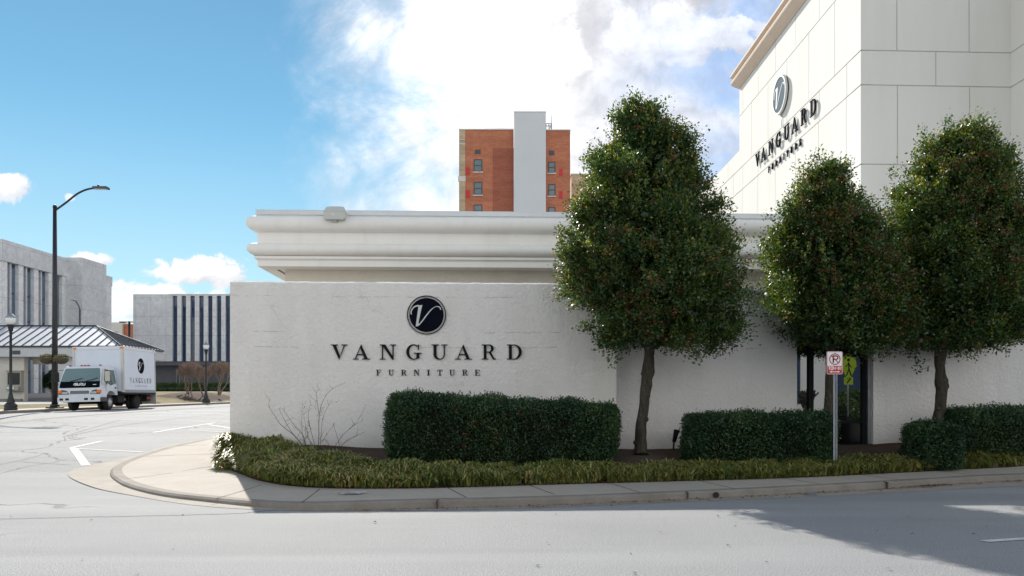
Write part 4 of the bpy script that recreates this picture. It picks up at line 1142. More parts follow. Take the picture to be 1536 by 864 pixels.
# ------------------------------------------------------------------ brick tower
def make_tower():
    Y = 90.0; k = Y/FPX
    X = lambda px: (px-CX)*k
    Z = lambda py: HC+(HY-py)*k
    t = thing('brick_tower', (X(772), Y, 0), 'red brick apartment tower with a tall pale shaft and small windows', 'building')
    D = 14
    m = MB(); m.box(X(697.8), X(739), Y, Y+D, 0, Z(195)); m.box(X(739), X(770.5), Y+.03, Y+D, 0, Z(195)); m.box(X(818), X(855.3), Y, Y+D, 0, Z(195.3)); m.build('wall', M['brick'], t)
    m = MB(); m.box(X(739)+.01, X(770.8), Y+.01, Y+.05, 0, Z(222)); m.build('dark_brick_pier', M['brickdark'], t)  # pier strip in a darker brick, just in front of the wall
    m = MB(); m.box(X(688.6), X(697.8), Y-.05, Y+D, 0, Z(194.5)); m.build('buff_pier', M['brickbeige'], t)
    m = MB()
    for a, b in ((209, 210.2), (215.5, 217), (264.5, 272.5)): m.box(X(688.3 if a < 260 else 687.2), X(697.9 if a < 260 else 698.4), Y-.12, Y, Z(b), Z(a))
    build_each(m, 'stone_band', M['stone'], t)
    m = MB(); m.box(X(688.3), X(770.5), Y-.1, Y+D, Z(195), Z(193.4)); m.box(X(818.5), X(855.8), Y-.1, Y+D, Z(195.6), Z(194.4)); build_each(m, 'coping', M['stone'], t)
    m = MB(); m.box(X(771.3), X(818.4), Y-.7, Y+5, 0, Z(171.6)); m.build('shaft', M['shaft'], t)
    m = MB(); m.box(X(771), X(818.8), Y-.75, Y+5.05, Z(171.6), Z(170.2)); m.build('shaft_cap', M['capmetal'], t)
    for (a, b, rows) in ((710.6, 723.4, [(239, 257.8), (273.2, 292.5), (307, 326)]), (822.3, 833, [(242.8, 259.6), (276.5, 294), (310.6, 328)])):
        for y0, y1 in rows:
            fr = MB(); w = .1
            x0, x1, z0, z1 = X(a), X(b), Z(y1), Z(y0); zm = (z0+z1)/2
            fr.box(x0, x0+w, Y-.06, Y, z0, z1); fr.box(x1-w, x1, Y-.06, Y, z0, z1); fr.box(x0+w, x1-w, Y-.06, Y, z1-w, z1); fr.box(x0+w, x1-w, Y-.06, Y, z0, z0+w); fr.box(x0+w, x1-w, Y-.06, Y, zm-.05, zm+.05)
            o = fr.build('window', M['greyplate'], t)
            g = MB(); g.box(x0+w, x1-w, Y-.03, Y-.002, z0+w, zm-.05); g.box(x0+w, x1-w, Y-.03, Y-.002, zm+.05, z1-w); g.build('pane', M['towerglass'], o)
            sl = MB(); sl.box(x0-.1, x1+.1, Y-.14, Y, z0-.12, z0); sl.build('sill', M['stone'], o)
    for a, b, y0, y1 in ((712.3, 721, 224.8, 231), (823.4, 831.4, 226, 232.5)):
        m = MB(); m.box(X(a), X(b), Y-.05, Y, Z(y1), Z(y0)); m.build('window', M['greyplate'], t)
    for a, b, rows in ((699, 704.8, [(251, 262.6), (285.5, 297)]), (838.6, 844, [(253, 264), (287, 298)])):
        for y0, y1 in rows: m = MB(); m.box(X(a), X(b), Y-.05, Y, Z(y1), Z(y0)); m.build('vent_grille', M['red'], t)
    m = MB()
    for px, y0 in ((819.6, 181), (828.3, 181), (824, 181)): m.tube([(X(px), Y+1, Z(194)), (X(px), Y+1, Z(y0))], .05, 6)
    m.tube([(X(819), Y+1, Z(181)), (X(829), Y+1, Z(181))], .05, 6); m.tube([(X(819), Y+1, Z(184.5)), (X(829), Y+1, Z(184.5))], .05, 6); m.tube([(X(822), Y+1, Z(194)), (X(828), Y+1, Z(182))], .04, 6)
    m.build('railing', M['galv'], t)
    m = MB(); m.tube([(X(827.5), Y+1, Z(194)), (X(827.5), Y+1, Z(159.5))], [.07, .05], 6); m.tube([(X(812.5), Y+1, Z(172)), (X(812.5), Y+1, Z(165))], .06, 6); m.build('antenna', M['capmetal'], t)
    t2 = thing('annex_block', (X(870), 110, 0), 'plain buff rooftop block seen just beside the largest holly crown', 'building')
    m = MB(); k2 = 110/FPX; m.box((857-CX)*k2, (905-CX)*k2, 110, 120, 0, HC+(HY-262)*k2); m.build('wall', M['brickbeige'], t2)
    m = MB(); m.box((857-CX)*k2-.1, (905-CX)*k2+.1, 109.9, 120, HC+(HY-262)*k2, HC+(HY-260.5)*k2); build_each(m, 'coping', M['stone'], t2)
make_tower()

# ------------------------------------------------------------------ marble office buildings on the left
def make_marble_left():
    XF = -39.8; z0 = .5
    t = thing('marble_office', (XF, 60, z0), 'grey marble office block with narrow vertical windows, behind the metal roofed pavilion', 'building')
    ZT, ZB = 13.4, 11.75
    m = MB(); m.box(XF-22, XF, 60.0, 68.7, ZB, ZT); m.box(XF-22, XF, 68.7, 76.5, ZB+.2, 12.9); m.build('fascia', M['marble'], t)
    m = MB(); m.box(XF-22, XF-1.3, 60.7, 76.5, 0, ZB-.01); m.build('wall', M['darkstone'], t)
    for i in range(5):
        y = 60.15+i*2.0
        m = MB(); m.box(XF-1.25, XF-.12, y, y+.62, 0, ZB-.005); m.build('pillar', M['marble_pale'], t)
        if i < 4:
            w = MB(); w.box(XF-.50, XF-.43, y+.64, y+1.98, .4, ZB-.02); w = w.build('window', M['navyglass'], t)
            f = MB(); f.box(XF-.51, XF-.25, y+1.2, y+1.29, .4, ZB-.03); f.build('mullion', M['marble_pale'], w)
            p = MB()
            zz = 1.0
            while zz < 11: p.box(XF-.46, XF-.40, y+1.32, y+1.96, zz+.05, min(zz+2.0, ZB-.1)); zz += 2.1
            p.build('pane', M['blueglass'], w)
    # return face towards the street corner
    for i in range(4):
        x = XF-2.2-i*2.2; m = MB(); m.box(x, x+.7, 60.1, 60.68, 0, ZB-.005); m.build('pillar', M['marble_pale'], t)
        w = MB(); w.box(x-1.4, x-.1, 60.6, 60.66, .4, ZB-.02); w.build('window', M['navyglass'], t)
    m = MB(); m.box(XF-4, -38.5, 68.72, 72.9, 0, 13.5); m.build('stair_block', M['marble'], t)
    m = MB(); m.box(XF-1, -39.35, 73.05, 73.7, 0, 11.9); m.build('window', M['navyglass'], t)
    m = MB(); m.box(XF-1, -39.0, 73.8, 74.8, 0, 11.9); m.build('pillar', M['marble_pale'], t)
make_marble_left()

def make_marble_back():
    Y = 85.0; k = Y/FPX; X = lambda px: (px-CX)*k; Z = lambda py: HC+(HY-py)*k
    t = thing('marble_annex', (X(272), Y, 1.4), 'pale marble block with tall navy window strips behind the bare trees', 'building')
    m = MB(); m.box(X(199.7), X(258.6), Y, Y+15, Z(542), Z(441.3)); m.build('blank_wall', M['marble'], t)
    m = MB(); m.box(X(258.6), X(420), Y+.02, Y+15, Z(443.6), Z(440.8)); m.build('fascia', M['marble'], t)
    m = MB(); m.box(X(258.6), X(420), Y+.6, Y+15, Z(541), Z(443.8)); m.build('wall', M['darkstone'], t)
    x = 258.8
    while x < 415:
        w = MB(); w.box(X(x), X(x+7), Y+.28, Y+.58, Z(541.5), Z(443.7)); w = w.build('window', M['navyglass'], t)
        b = MB()
        for py in (464, 480.5, 503, 517): b.box(X(x)+.002, X(x+7)-.002, Y+.24, Y+.28, Z(py+.5), Z(py))
        build_each(b, 'transom', M['black'], w)
        p = MB(); p.box(X(x+7), X(x+13.2), Y+.0, Y+.58, Z(541.8), Z(443.65)); p.build('pillar', M['marble_pale'], t)
        x += 13.2
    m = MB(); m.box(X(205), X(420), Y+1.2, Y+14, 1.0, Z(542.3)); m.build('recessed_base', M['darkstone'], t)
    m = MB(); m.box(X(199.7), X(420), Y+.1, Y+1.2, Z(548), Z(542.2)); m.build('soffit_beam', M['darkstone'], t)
    d = MB()
    for a in (258, 262.5, 270): d.box(X(a), X(a+.8), Y+1.05, Y+1.18, 1.2, Z(556))
    d.box(X(258), X(270.8), Y+1.05, Y+1.18, Z(556), Z(555)); d.build('door', M['galv'], t)
    m = MB(); m.box(X(250), X(272), Y+.4, Y+2.5, Z(441.0), Z(439.8)); m.box(X(312), X(322), Y+1.4, Y+2.5, Z(441.0), Z(438.8)); build_each(m, 'roof_unit', M['marble_pale'], t)
make_marble_back()

def make_far_bits():
    k = 130/FPX; X = lambda px: (px-CX)*k; Z = lambda py: HC+(HY-py)*k
    t = thing('distant_block', (X(180), 130, 1), 'distant white and red brick block between the two marble buildings', 'building')
    m = MB(); m.box(X(150), X(183), 130, 140, 0, Z(483.5)); m.build('white_wall', M['stone'], t)
    m = MB(); m.box(X(183), X(225), 130.5, 140, 0, Z(486)); m.build('brick_wall', M['brick'], t)
    m = MB(); m.box(X(170), X(176), 129.9, 130, Z(505), Z(497.5)); m.build('window', M['navyglass'], t)
    k = 95/FPX; X = lambda px: (px-CX)*k; Z = lambda py: HC+(HY-py)*k
    t = thing('parking_lamp', (X(194), 95, 1.2), 'dark twin arm lamp post rising behind the pavilion roof', 'lamp post')
    m = MB(); m.tube([(X(194), 95, 1.0), (X(194), 95, Z(482))], .14, 8); m.build('pole', M['bronze'], t)
    for s in (-1, 1):
        m = MB(); m.box(X(194+s*10)-.35, X(194+s*10)+.35, 94.8, 95.2, Z(484), Z(482.4)); m.tube([(X(194), 95, Z(483)), (X(194+s*8), 95, Z(483))], .06, 6); m.build('lamp_head', M['bronze'], t)
    k = 59/FPX; X = lambda px: (px-CX)*k; Z = lambda py: HC+(HY-py)*k
    t = thing('street_lamp', (X(119.8), 59, 1.0), 'grey curved arm street lamp in front of the marble stair block', 'street lamp')
    m = MB(); m.tube([(X(119.8), 59, .9), (X(119.8), 59, Z(465))], [.09, .07], 8); m.build('pole', M['greyplate'], t)
    m = MB(); m.tube([Vector(p) for p in smooth_path([(X(119.8), 59, Z(465)), (X(118), 59, Z(459)), (X(113.5), 59, Z(451.5)), (X(110), 59, Z(449.8))], 4)], .05, 6); m.build('arm', M['greyplate'], t)
    m = MB(); m.box(X(105.5), X(110.5), 58.85, 59.15, Z(450.3), Z(449)); m.build('lamp_head', M['galv'], t)
make_far_bits()

# ------------------------------------------------------------------ drive-through pavilion
def make_pavilion():
    X1, Y0, Y1 = -26.0, 51.0, 57.3; X0 = -50; ze, zr = 4.52, 6.08; ym = (Y0+Y1)/2; g = terr(-30, 52)
    t = thing('bank_pavilion', (X1, Y0, g), 'white drive-through pavilion with standing seam metal hip roof behind the truck', 'pavilion')
    xr = X1-3.3; o = .12
    m = MB()
    m.add([(X0, Y0, ze), (X1, Y0, ze), (xr, ym, zr), (X0, ym, zr)], [[0, 1, 2, 3]], 0)
    m.add([(X1, Y0, ze), (X1, Y1, ze), (xr, ym, zr)], [[0, 1, 2]], 0)
    m.add([(X1, Y1, ze), (X0, Y1, ze), (X0, ym, zr), (xr, ym, zr)], [[0, 1, 2, 3]], 0)
    rf = m.build('roof', M['roofpan'], t)
    sm = MB()
    def seam(a, b, r=.035):
        a, b = Vector(a), Vector(b); sm.tube([a+Vector((0, 0, .02)), b+Vector((0, 0, .02))], r, 4, smooth=False)
    x = X1-.35; pit = 0.62
    while x > X0:
        f = min(1, (X1-x)/3.3); seam((x, Y0, ze), (x, Y0+(ym-Y0)*f, ze+(zr-ze)*f)); seam((x, Y1, ze), (x, Y1-(ym-Y0)*f, ze+(zr-ze)*f)); x -= pit
    y = Y0+.35
    while y < Y1:
        f = 1-abs(y-ym)/(ym-Y0); seam((X1, y, ze), (X1-3.3*f, y, ze+(zr-ze)*f)); y += .45
    seam((X1, Y0, ze), (xr, ym, zr), .06); seam((X1, Y1, ze), (xr, ym, zr), .06); seam((X0, ym, zr), (xr, ym, zr), .07)
    sm.build('seams', M['roofseam'], rf)
    m = MB(); m.box(X0, X1+.02, Y0-.04, Y0, ze-.1, ze+.01); m.box(X1, X1+.04, Y0, Y1, ze-.1, ze+.01); m.build('gutter_trim', M['roofseam'], t)
    m = MB(); m.box(X0, X1-.05, Y0+.05, Y1-.05, ze-.72, ze-.102); m.build('fascia', M['pavfascia'], t)
    zc = ze-.722
    # left pier with cash machine, right pier behind the truck
    xp = lambda px: (px-CX)*52.0/FPX
    m = MB(); m.box(xp(-40), xp(42), 51.6, 52.0, g-.2, zc); m.build('pier', M['pavwall'], t)
    m = MB(); m.box(xp(87.5), xp(128), 51.6, 52.0, g-.2, zc); m.build('pier', M['pavfascia'], t)
    m = MB(); m.box(xp(170), X1-.6, 51.6, 54.5, g-.2, zc); m.build('pier', M['pavfascia'], t)
    m = MB(); m.box(xp(42.1), xp(87.4), 52.5, 52.9, 3.35, zc); m.build('beam', M['cream'], t)
    a = MB(); zz = lambda py: HC+(HY-py)*51.5/FPX
    a.box(xp(20.5), xp(41.5), 51.30, 51.6, zz(587), zz(557.5)); a.box(xp(20.2), xp(42.3), 51.2, 51.6, zz(557.5), zz(555.8)); a.box(xp(22), xp(40), 51.1, 51.3, zz(585.5), zz(579.5))
    a = a.build('cash_machine', M['atm'], t)
    b = MB(); b.box(xp(22.2), xp(39.5), 51.27, 51.3, zz(577), zz(559.5)); b.build('screen', M['darkpanel'], a)
    b = MB(); b.box(xp(23), xp(28), 51.085, 51.1, zz(583), zz(580.5)); b.box(xp(31), xp(33.5), 51.085, 51.1, zz(583.5), zz(580)); build_each(b, 'keypad', M['white'], a)
    s = MB(); s.box((18.5-CX)*51/FPX, (29.6-CX)*51/FPX, Y0-.0, Y0+.045, HC+(HY-531.3)*51/FPX, HC+(HY-525.8)*51/FPX); s.build('name_plate', M['greyplate'], t)
    # behind the opening: low white wall and clipped trees
    w = thing('low_wall', (-43, 68, terr(-43, 68)), 'low white wall seen through the drive-through opening', 'wall')
    m = MB(); m.box(-46, -36.4, 68, 68.3, .8, HC+(HY-571)*68/FPX); m.build('wall_slab', M['pavfascia'], w)
    kb = tag(MB().box(-37, -31.5, 49.2, 49.5, g-.1, g+.16).build('island_kerb', M['kerb']), kind='structure')
make_pavilion()

def round_bush(label, c, r, h, seed, n, mat, lsz, name='round_tree', cat='tree', group=None, trunk=True):
    g = np.random.default_rng(seed); root = thing(name, c, label, cat, group)
    d = unit(g.normal(0, 1, (n, 3))); rad = (1-.35*g.random((n, 1))**2)*(1+.08*np.sin(6*d[:, :1]+3*d[:, 2:]))
    pos = d*rad*np.array([r, r, h*.5])+np.array([0, 0, h*.5+(h*.35 if trunk else 0)])
    pos[:, 2] = np.maximum(pos[:, 2], .02)
    L = g.uniform(.7, 1.3, n)*lsz
    v, q = leaves(pos, unit(d*.5+g.normal(0, .7, (n, 3))), unit(d+g.normal(0, .7, (n, 3))), L, L*.6)
    np_mesh('crown', v, q, np.zeros((0, 3), int), [M[mat]], None, None, np.clip(g.normal(.45, .2, n), 0, 1), root)
    if trunk:
        m = MB(); b = Vector(c)
        for k in range(3): m.tube([b+Vector((.1*k-.1, 0, -.1)), b+Vector((.25*k-.25, .05*k, h*.7))], [.08, .05], 6)
        m.build('trunk', M['myrtle'], root)
    return root
k = 66/FPX
round_bush('dark round clipped tree seen through the drive-through opening', ((56.5-CX)*k, 66, 1.25), .78, 1.35, 3, 2600, 'hedge', .16)
round_bush('dark tree half hidden by the tall street lamp post, through the drive-through opening', ((77-CX)*k, 66.5, 1.25), .75, 1.5, 4, 2600, 'hedge', .16)
hedge('low clipped green hedge along the marble block behind the bare trees', -38.5, -26.5, 76.5, 1.0, 2.25, 2.25, 41, 9000, .18, 1.35, 'far_hedge', None, 'farhedge', 3.0)

# bare multi-stem trees
def make_myrtles():
    rr = random.Random(8)
    root = thing('bare_tree', (0, 0, 0), 'x', 'tree', 'bare multi-stem trees on the mulch mound')
    tm, cm = MB(), MB()
    def grow(p, d, l, r, lev):
        pts = [p]; q = p.copy(); dd = d.copy()
        for i in range(3):
            dd = (dd+Vector((rr.uniform(-.2, .2), rr.uniform(-.2, .2), .05))).normalized(); q = q+dd*l/3; pts.append(q.copy())
        (tm if lev < 2 else cm).tube(pts, [r, r*.9, r*.8, r*.65], 6 if lev < 2 else 3, cap=False)
        if lev >= 5: return
        nb = {0: 2, 1: 3, 2: 4, 3: 4, 4: 4}[lev]
        for k in range(nb):
            s = pts[-1] if k < 2 else pts[2]
            nd = (dd+Vector((rr.uniform(-1, 1), rr.uniform(-1, 1), rr.uniform(-.15, .5)))*(.42 if lev < 3 else .6)).normalized()
            grow(s, nd, l*rr.uniform(.62, .82), max(.009, r*.55), lev+1)
    for k in range(4):
        a = k*PI/2+.4; grow(Vector((.06*math.cos(a), .06*math.sin(a), 0)), Vector((.34*math.cos(a), .34*math.sin(a), 1)).normalized(), .95, .055, 0)
    tm.build('trunk', M['myrtle'], root); cm.build('crown', M['twig'], root)
    spots = [(283.5, 592.5, 61.5, 0, 1.0, 'bare multi-stem tree on the mulch mound nearest the dark glazed door'), (306, 594, 61.0, 2.0, .92, 'bare multi-stem tree just behind a black lantern lamp post'), (328.5, 592, 61.8, 4.1, 1.0, 'bare multi-stem tree on the mulch mound nearest the white wall end')]
    for i, (px, py, Y, rz, s, lab) in enumerate(spots):
        o = root if i == 0 else copy_tree(root)
        x = (px-CX)*Y/FPX; o.location = (x, Y, HC-(py-HY)*Y/FPX-.05); o.rotation_euler = (0, 0, rz); o.scale = (s, s, s*.92); o['label'] = lab
make_myrtles()

# ------------------------------------------------------------------ street lamps
def make_lamps():
    X, Y = -22.62, 38.0; z = terr(X, Y)+.128
    t = thing('street_light', (X, Y, z), 'tall dark street light with curved arm and hanging flower baskets beside the truck', 'street light')
    m = MB(); m.tube([(X, Y, z), (X, Y, 5.5), (X, Y, 10.62)], [.145, .12, .085], 12); m.lathe([(.0, 10.72), (.06, 10.70), (.1, 10.63), (.1, 10.58)][::-1], (X, Y, 0), 12); m.build('pole', M['bronze'], t)
    m = MB(); m.box(X-.3, X+.3, Y-.3, Y+.3, z, z+.07, bev=.03); m.lathe([(.22, z+.07), (.2, z+.16), (.16, z+.2)], (X, Y, 0), 12); m.build('base_plate', M['bronze'], t)
    s = 38/FPX
    pts = [(X, Y, HC+(HY-316)*s), (X+.55, Y, HC+(HY-304)*s), (X+1.1, Y, HC+(HY-291)*s), (X+1.55, Y, HC+(HY-284.5)*s), (X+1.95, Y, HC+(HY-282)*s)]
    m = MB(); m.tube([Vector(p) for p in smooth_path(pts, 5)], [.05]*21, 8); m.build('arm', M['bronze'], t)
    hd = MB(); hx = X+1.9; hz = HC+(HY-282)*s
    hd.add([(hx, Y-.1, hz-.05), (hx+.75, Y-.16, hz-.06), (hx+.82, Y, hz-.02), (hx+.75, Y+.16, hz-.06), (hx, Y+.1, hz-.05), (hx, Y-.1, hz+.07), (hx+.7, Y-.14, hz+.06), (hx+.78, Y, hz+.03), (hx+.7, Y+.14, hz+.06), (hx, Y+.1, hz+.07)],
           [[4, 3, 2, 1, 0], [5, 6, 7, 8, 9], [0, 1, 6, 5], [1, 2, 7, 6], [2, 3, 8, 7], [3, 4, 9, 8], [4, 0, 5, 9]])
    hd = hd.build('lamp_head', M['greyplate'], t)
    m = MB(); m.lathe([(.05, hz+.07), (.05, hz+.15), (.02, hz+.17)], (hx+.25, Y, 0), 8); m.build('sensor', M['bronze'], hd)
    m = MB(); m.box(hx+.1, hx+.68, Y-.1, Y+.1, hz-.075, hz-.06); m.build('lens', M['frost'], hd)
    m = MB(); bz = HC+(HY-536)*s; m.tube([(X-.62, Y, bz+.04), (X+.62, Y, bz+.04)], .025, 6); m.build('bracket', M['bronze'], t)
    g = np.random.default_rng(6)
    for sx in (-.36, .36):
        b = thing('flower_basket', (X+sx, Y-.05, bz-.25), 'hanging flower basket on the '+('pavilion' if sx < 0 else 'truck')+' side of the tall street light pole', 'flower basket', 'flower baskets on the street light')
        m = MB(); m.lathe([(.05, bz-.34), (.2, bz-.30), (.30, bz-.18), (.33, bz-.06), (.30, bz-.05)], (X+sx, Y-.05, 0), 14); m.build('basket', M['pot'], b)
        n = 420; d = unit(g.normal(0, 1, (n, 3))); pos = d*np.array([.36, .34, .13])*g.uniform(.5, 1, (n, 1))+np.array([0, 0, .25]); pos[:, 2] -= .18*(np.hypot(pos[:, 0], pos[:, 1]) > .3)*g.random(n)
        v, q = leaves(pos, unit(d+g.normal(0, .5, (n, 3))), unit(g.normal(0, 1, (n, 3))), g.uniform(.05, .1, n), g.uniform(.03, .06, n))
        np_mesh('flowers', v, q, np.zeros((0, 3), int), [M['flower']], None, None, None, b)
    # globe lamp posts
    root = thing('lamp_post', (0, 0, 0), 'x', 'lamp post', 'black lantern lamp posts along the side street')
    m = MB(); m.lathe([(.26, 0), (.27, .06), (.24, .12), (.27, .16), (.26, .22), (.19, .30), (.15, .34), (.17, .38), (.13, .48), (.09, .62), (.085, .70), (.065, .72), (.06, 1.6), (.052, 3.35), (.07, 3.37), (.07, 3.42), (.05, 3.45)], (0, 0, 0), 16); m.build('post', M['blackmetal'], root)
    m = MB(); m.lathe([(.05, 3.42), (.09, 3.47), (.10, 3.56), (.13, 3.66), (.15, 3.70), (.15, 3.73)], (0, 0, 0), 14); m.build('lantern_base', M['blackmetal'], root)
    m = MB(); m.lathe([(.13, 3.73), (.19, 3.86), (.21, 4.00), (.19, 4.04)], (0, 0, 0), 14); m.build('lamp_globe', M['frost'], root)
    m = MB(); m.lathe([(.215, 4.035), (.19, 4.08), (.11, 4.17), (.05, 4.22), (.025, 4.26), (.045, 4.30), (.02, 4.34), (.008, 4.44)], (0, 0, 0), 14); m.build('lantern_cap', M['galv'], root)
    for i, (x, y, lab) in enumerate([(-22.55, 34.55, 'black lantern lamp post nearest the pavilion cash machine'), (-21.35, 53.6, 'black lantern lamp post standing before the bare trees')]):
        o = root if i == 0 else copy_tree(root)
        o.location = (x, y, terr(x, y)+.128); o.scale = (1, 1, 1.0) if i else (1.02, 1.02, 1.03); o['label'] = lab
make_lamps()

# ------------------------------------------------------------------ box truck
def stroke_letters(word):
    A = {'I': [[(.5, 0), (.5, 1)]], 'S': [[(1, 1), (.15, 1), (0, .85), (0, .62), (.15, .5), (.85, .5), (1, .38), (1, .15), (.85, 0), (0, 0)]], 'U': [[(0, 1), (0, .15), (.15, 0), (.85, 0), (1, .15), (1, 1)]], 'Z': [[(0, 1), (1, 1), (0, 0), (1, 0)]],
         'T': [[(0, 1), (1, 1)], [(.5, 0), (.5, 1)]], 'O': [[(.2, 0), (0, .2), (0, .8), (.2, 1), (.8, 1), (1, .8), (1, .2), (.8, 0), (.2, 0)]], 'W': [[(0, 1), (.22, 0), (.5, .8), (.78, 0), (1, 1)]], 'N': [[(0, 0), (0, 1), (1, 0), (1, 1)]], '-': [[(.1, .5), (.9, .5)]], 'P': [[(0, 0), (0, 1), (.75, 1), (1, .85), (1, .6), (.75, .46), (0, .46)]]}
    return [A[c] for c in word]
def stroke_word(mb, fr, word, u0, u1, v0, h, w, d0, d1, widths=None, gap=.28):
    ws = [widths.get(c, 1.0) if widths else 1.0 for c in word]; tot = sum(ws)+gap*(len(word)-1); k = (u1-u0)/tot; u = u0; n = 0
    for c, lw, st in zip(word, ws, stroke_letters(word)):
        for path in st:
            for q in ribbon([(u+x*lw*k, v0+y*h) for x, y in path], w): mb.prism(fr, q, d0, d1+.00015*n); n += 1
        u += (lw+gap)*k
def make_truck():
    t = thing('box_truck', (0, 0, 0), 'white cab-over box truck with round black emblem on its side, parked at the far kerb', 'truck')
    # local axes: x right (seen from the camera), y towards the rear, z up; origin under the front axle
    WH = .37
    # cab shell
    c = MB()
    prof = [(-1.00, .52), (-1.03, .75), (-1.02, 1.05), (-.99, 1.22), (-.66, 2.0), (-.56, 2.09), (-.35, 2.14), (.55, 2.14), (.68, 2.05), (.70, .85), (.70, .72), (.46, .72), (.40, .80), (.28, .88), (.1, .91), (-.1, .91), (-.28, .86), (-.40, .76), (-.46, .60), (-.46, .52)]
    hw = [.95, .96, .96, .95, .86, .83, .81, .81, .84, .95, .96, .96, .96, .96, .96, .96, .96, .96, .96, .96]
    vs = [(-w, y, z) for (y, z), w in zip(prof, hw)]+[(w, y, z) for (y, z), w in zip(prof, hw)]; n = len(prof)
    fs = [[i, (i+1) % n, n+(i+1) % n, n+i] for i in range(n)]+[list(range(n-1, -1, -1)), list(range(n, 2*n))]
    c.add(vs, fs); cab = c.build('cab', M['truckwhite'], t)
    # front slope plane for windshield and name strip
    a, b = Vector((0, -.99, 1.22)), Vector((0, -.66, 2.0)); up = (b-a).normalized(); nn = Vector((1, 0, 0)).cross(up)
    fr = frame(a, (1, 0, 0), up, nn)
    if nn.y > 0: fr = frame(a, (1, 0, 0), up, -nn)
    H = (b-a).length
    m = MB(); m.prism(fr, [(-.90, .17), (.90, .17), (.86, .5), (.80, H-.03), (.72, H), (-.72, H), (-.80, H-.03), (-.86, .5)], -.01, .012); m.build('windshield', M['windshield'], t)
    m = MB(); m.prism(fr, [(-.915, -.11), (-.86, -.14), (.86, -.14), (.915, -.11), (.905, .168), (-.905, .168)], -.03, .014); st = m.build('name_strip', M['navy'], t)
    m = MB(); stroke_word(m, fr, 'ISUZU', -.28, .24, -.03, .105, .036, .0141, .0165, {'I': .4}, .22); m.prism(fr, rc(.60, -.02, .76, .01), .0141, .0165); m.build('lettering', M['white'], st)
    m = MB(); 
    for x0 in (-.45, .25): m.tube([fr(x0, .18, .03), fr(x0+.28, .24, .035), fr(x0+.52, .33, .03)], .012, 5)
    build_each(m, 'wiper', M['chassis'], t)
    # grille, headlights, bumper
    m = MB(); m.box(-.42, .42, -1.055, -1.0, .80, .94, bev=.01); g = m.build('grille', M['greyplate'], t)
    m = MB()
    for z in (.815, .855, .895): m.box(-.40, .40, -1.066, -1.05, z, z+.016)
    build_each(m, 'grille_bar', M['galv'], g)
    for s in (-1, 1):
        m = MB(); m.prism(frame((0, -1.03, 0), (1, 0, 0), (0, 0, 1), (0, -1, 0)), [(s*.47, .78), (s*.95, .78), (s*.95, .95), (s*.78, .99), (s*.58, .95)], -.02, .028); h = m.build('headlight', M['greyplate'], t)
        m = MB(); m.box(min(s*.52, s*.78), max(s*.52, s*.78), -1.067, -1.055, .80, .90); m.build('lens', M['lens'], h)
        m = MB(); m.box(min(s*.80, s*.965), max(s*.80, s*.965), -1.069, -.96, .83, .97); m.build('turn_signal', M['amber'], h)
    m = MB(); m.box(-.97, .97, -1.14, -1.0, .42, .66, bev=.03); m.build('bumper', M['truckwhite'], t)
    m = MB()
    for x in (-.86, -.60, .26, .56): m.box(x, x+.16, -1.148, -1.13, .50, .60)
    build_each(m, 'bumper_slot', M['chassis'], t)
    m = MB(); m.box(.965, 1.02, -1.12, -.5, .42, .62, bev=.02); m.build('bumper_side', M['greyplate'], t)
    # roof marker lights
    for x in (-.7, -.16, 0, .16, .7):
        m = MB(); m.box(x-.05, x+.05, -.50, -.40, 2.13, 2.175, bev=.012); m.build('marker_light', M['red'], t)
    # doors
    for s in (-1, 1):
        X = s*.965
        f = frame((s*.962, 0, 0), (0, 1, 0), (0, 0, 1), (s, 0, 0))
        def tilt(u, v, d=0.0, s=s):
            w = .96 if v < 1.15 else .96-(v-1.15)*.125
            return Vector((s*(w+.004+d), u, v))
        m = MB(); m.prism(tilt, [(-.44, .93), (.62, .93), (.62, 2.02), (-.50, 2.02), (-.82, 1.25), (-.46, 1.2)], -.01, .006); dr = m.build('door', M['truckwhite'], t)
        m = MB(); m.prism(tilt, [(-.30, 1.30), (-.05, 1.18), (.56, 1.28), (.56, 1.93), (-.42, 1.93), (-.64, 1.42), (-.42, 1.16)], .003, .010); m.build('window', M['windshield'], dr)
        m = MB(); m.box(min(X, X+s*.02), max(X, X+s*.02), .40, .52, 1.02, 1.10); m.build('handle', M['chassis'], dr)
        # mirror
        m = MB(); m.tube([(s*.96, -.55, 1.30), (s*1.12, -.72, 1.26), (s*1.16, -.74, 1.45), (s*1.16, -.74, 1.9), (s*.92, -.55, 1.95)], .014, 6); mr = m.build('mirror_arm', M['chassis'], t)
        m = MB(); m.box(s*1.16-.10, s*1.16+.10, -.80, -.71, 1.38, 1.84, bev=.02); m.build('mirror', M['cream'] if s > 0 else M['chassis'], mr)
    # chassis
    m = MB(); m.box(-.45, -.35, -.9, 4.6, .58, .78); m.box(.35, .45, -.9, 4.6, .58, .78); m.box(-.6, .6, -.8, .6, .42, .70); m.box(.47, .9, .85, 1.55, .36, .70); m.box(-.9, -.47, .8, 1.7, .36, .7); m.tube([(-.8, 0, WH), (.8, 0, WH)], .07, 8); m.tube([(-.8, 2.95, WH), (.8, 2.95, WH)], .09, 8); m.lathe([(.05, -.2), (.2, -.15), (.2, .15), (.05, .2)], (0, 2.95, WH), 12, axis='x')
    m.build('chassis', M['chassis'], t)
    m = MB(); m.box(.80, .96, 3.42, 3.46, .22, .86); m.box(-.96, -.80, 3.42, 3.46, .22, .86); build_each(m, 'mud_flap', M['rubber'], t)
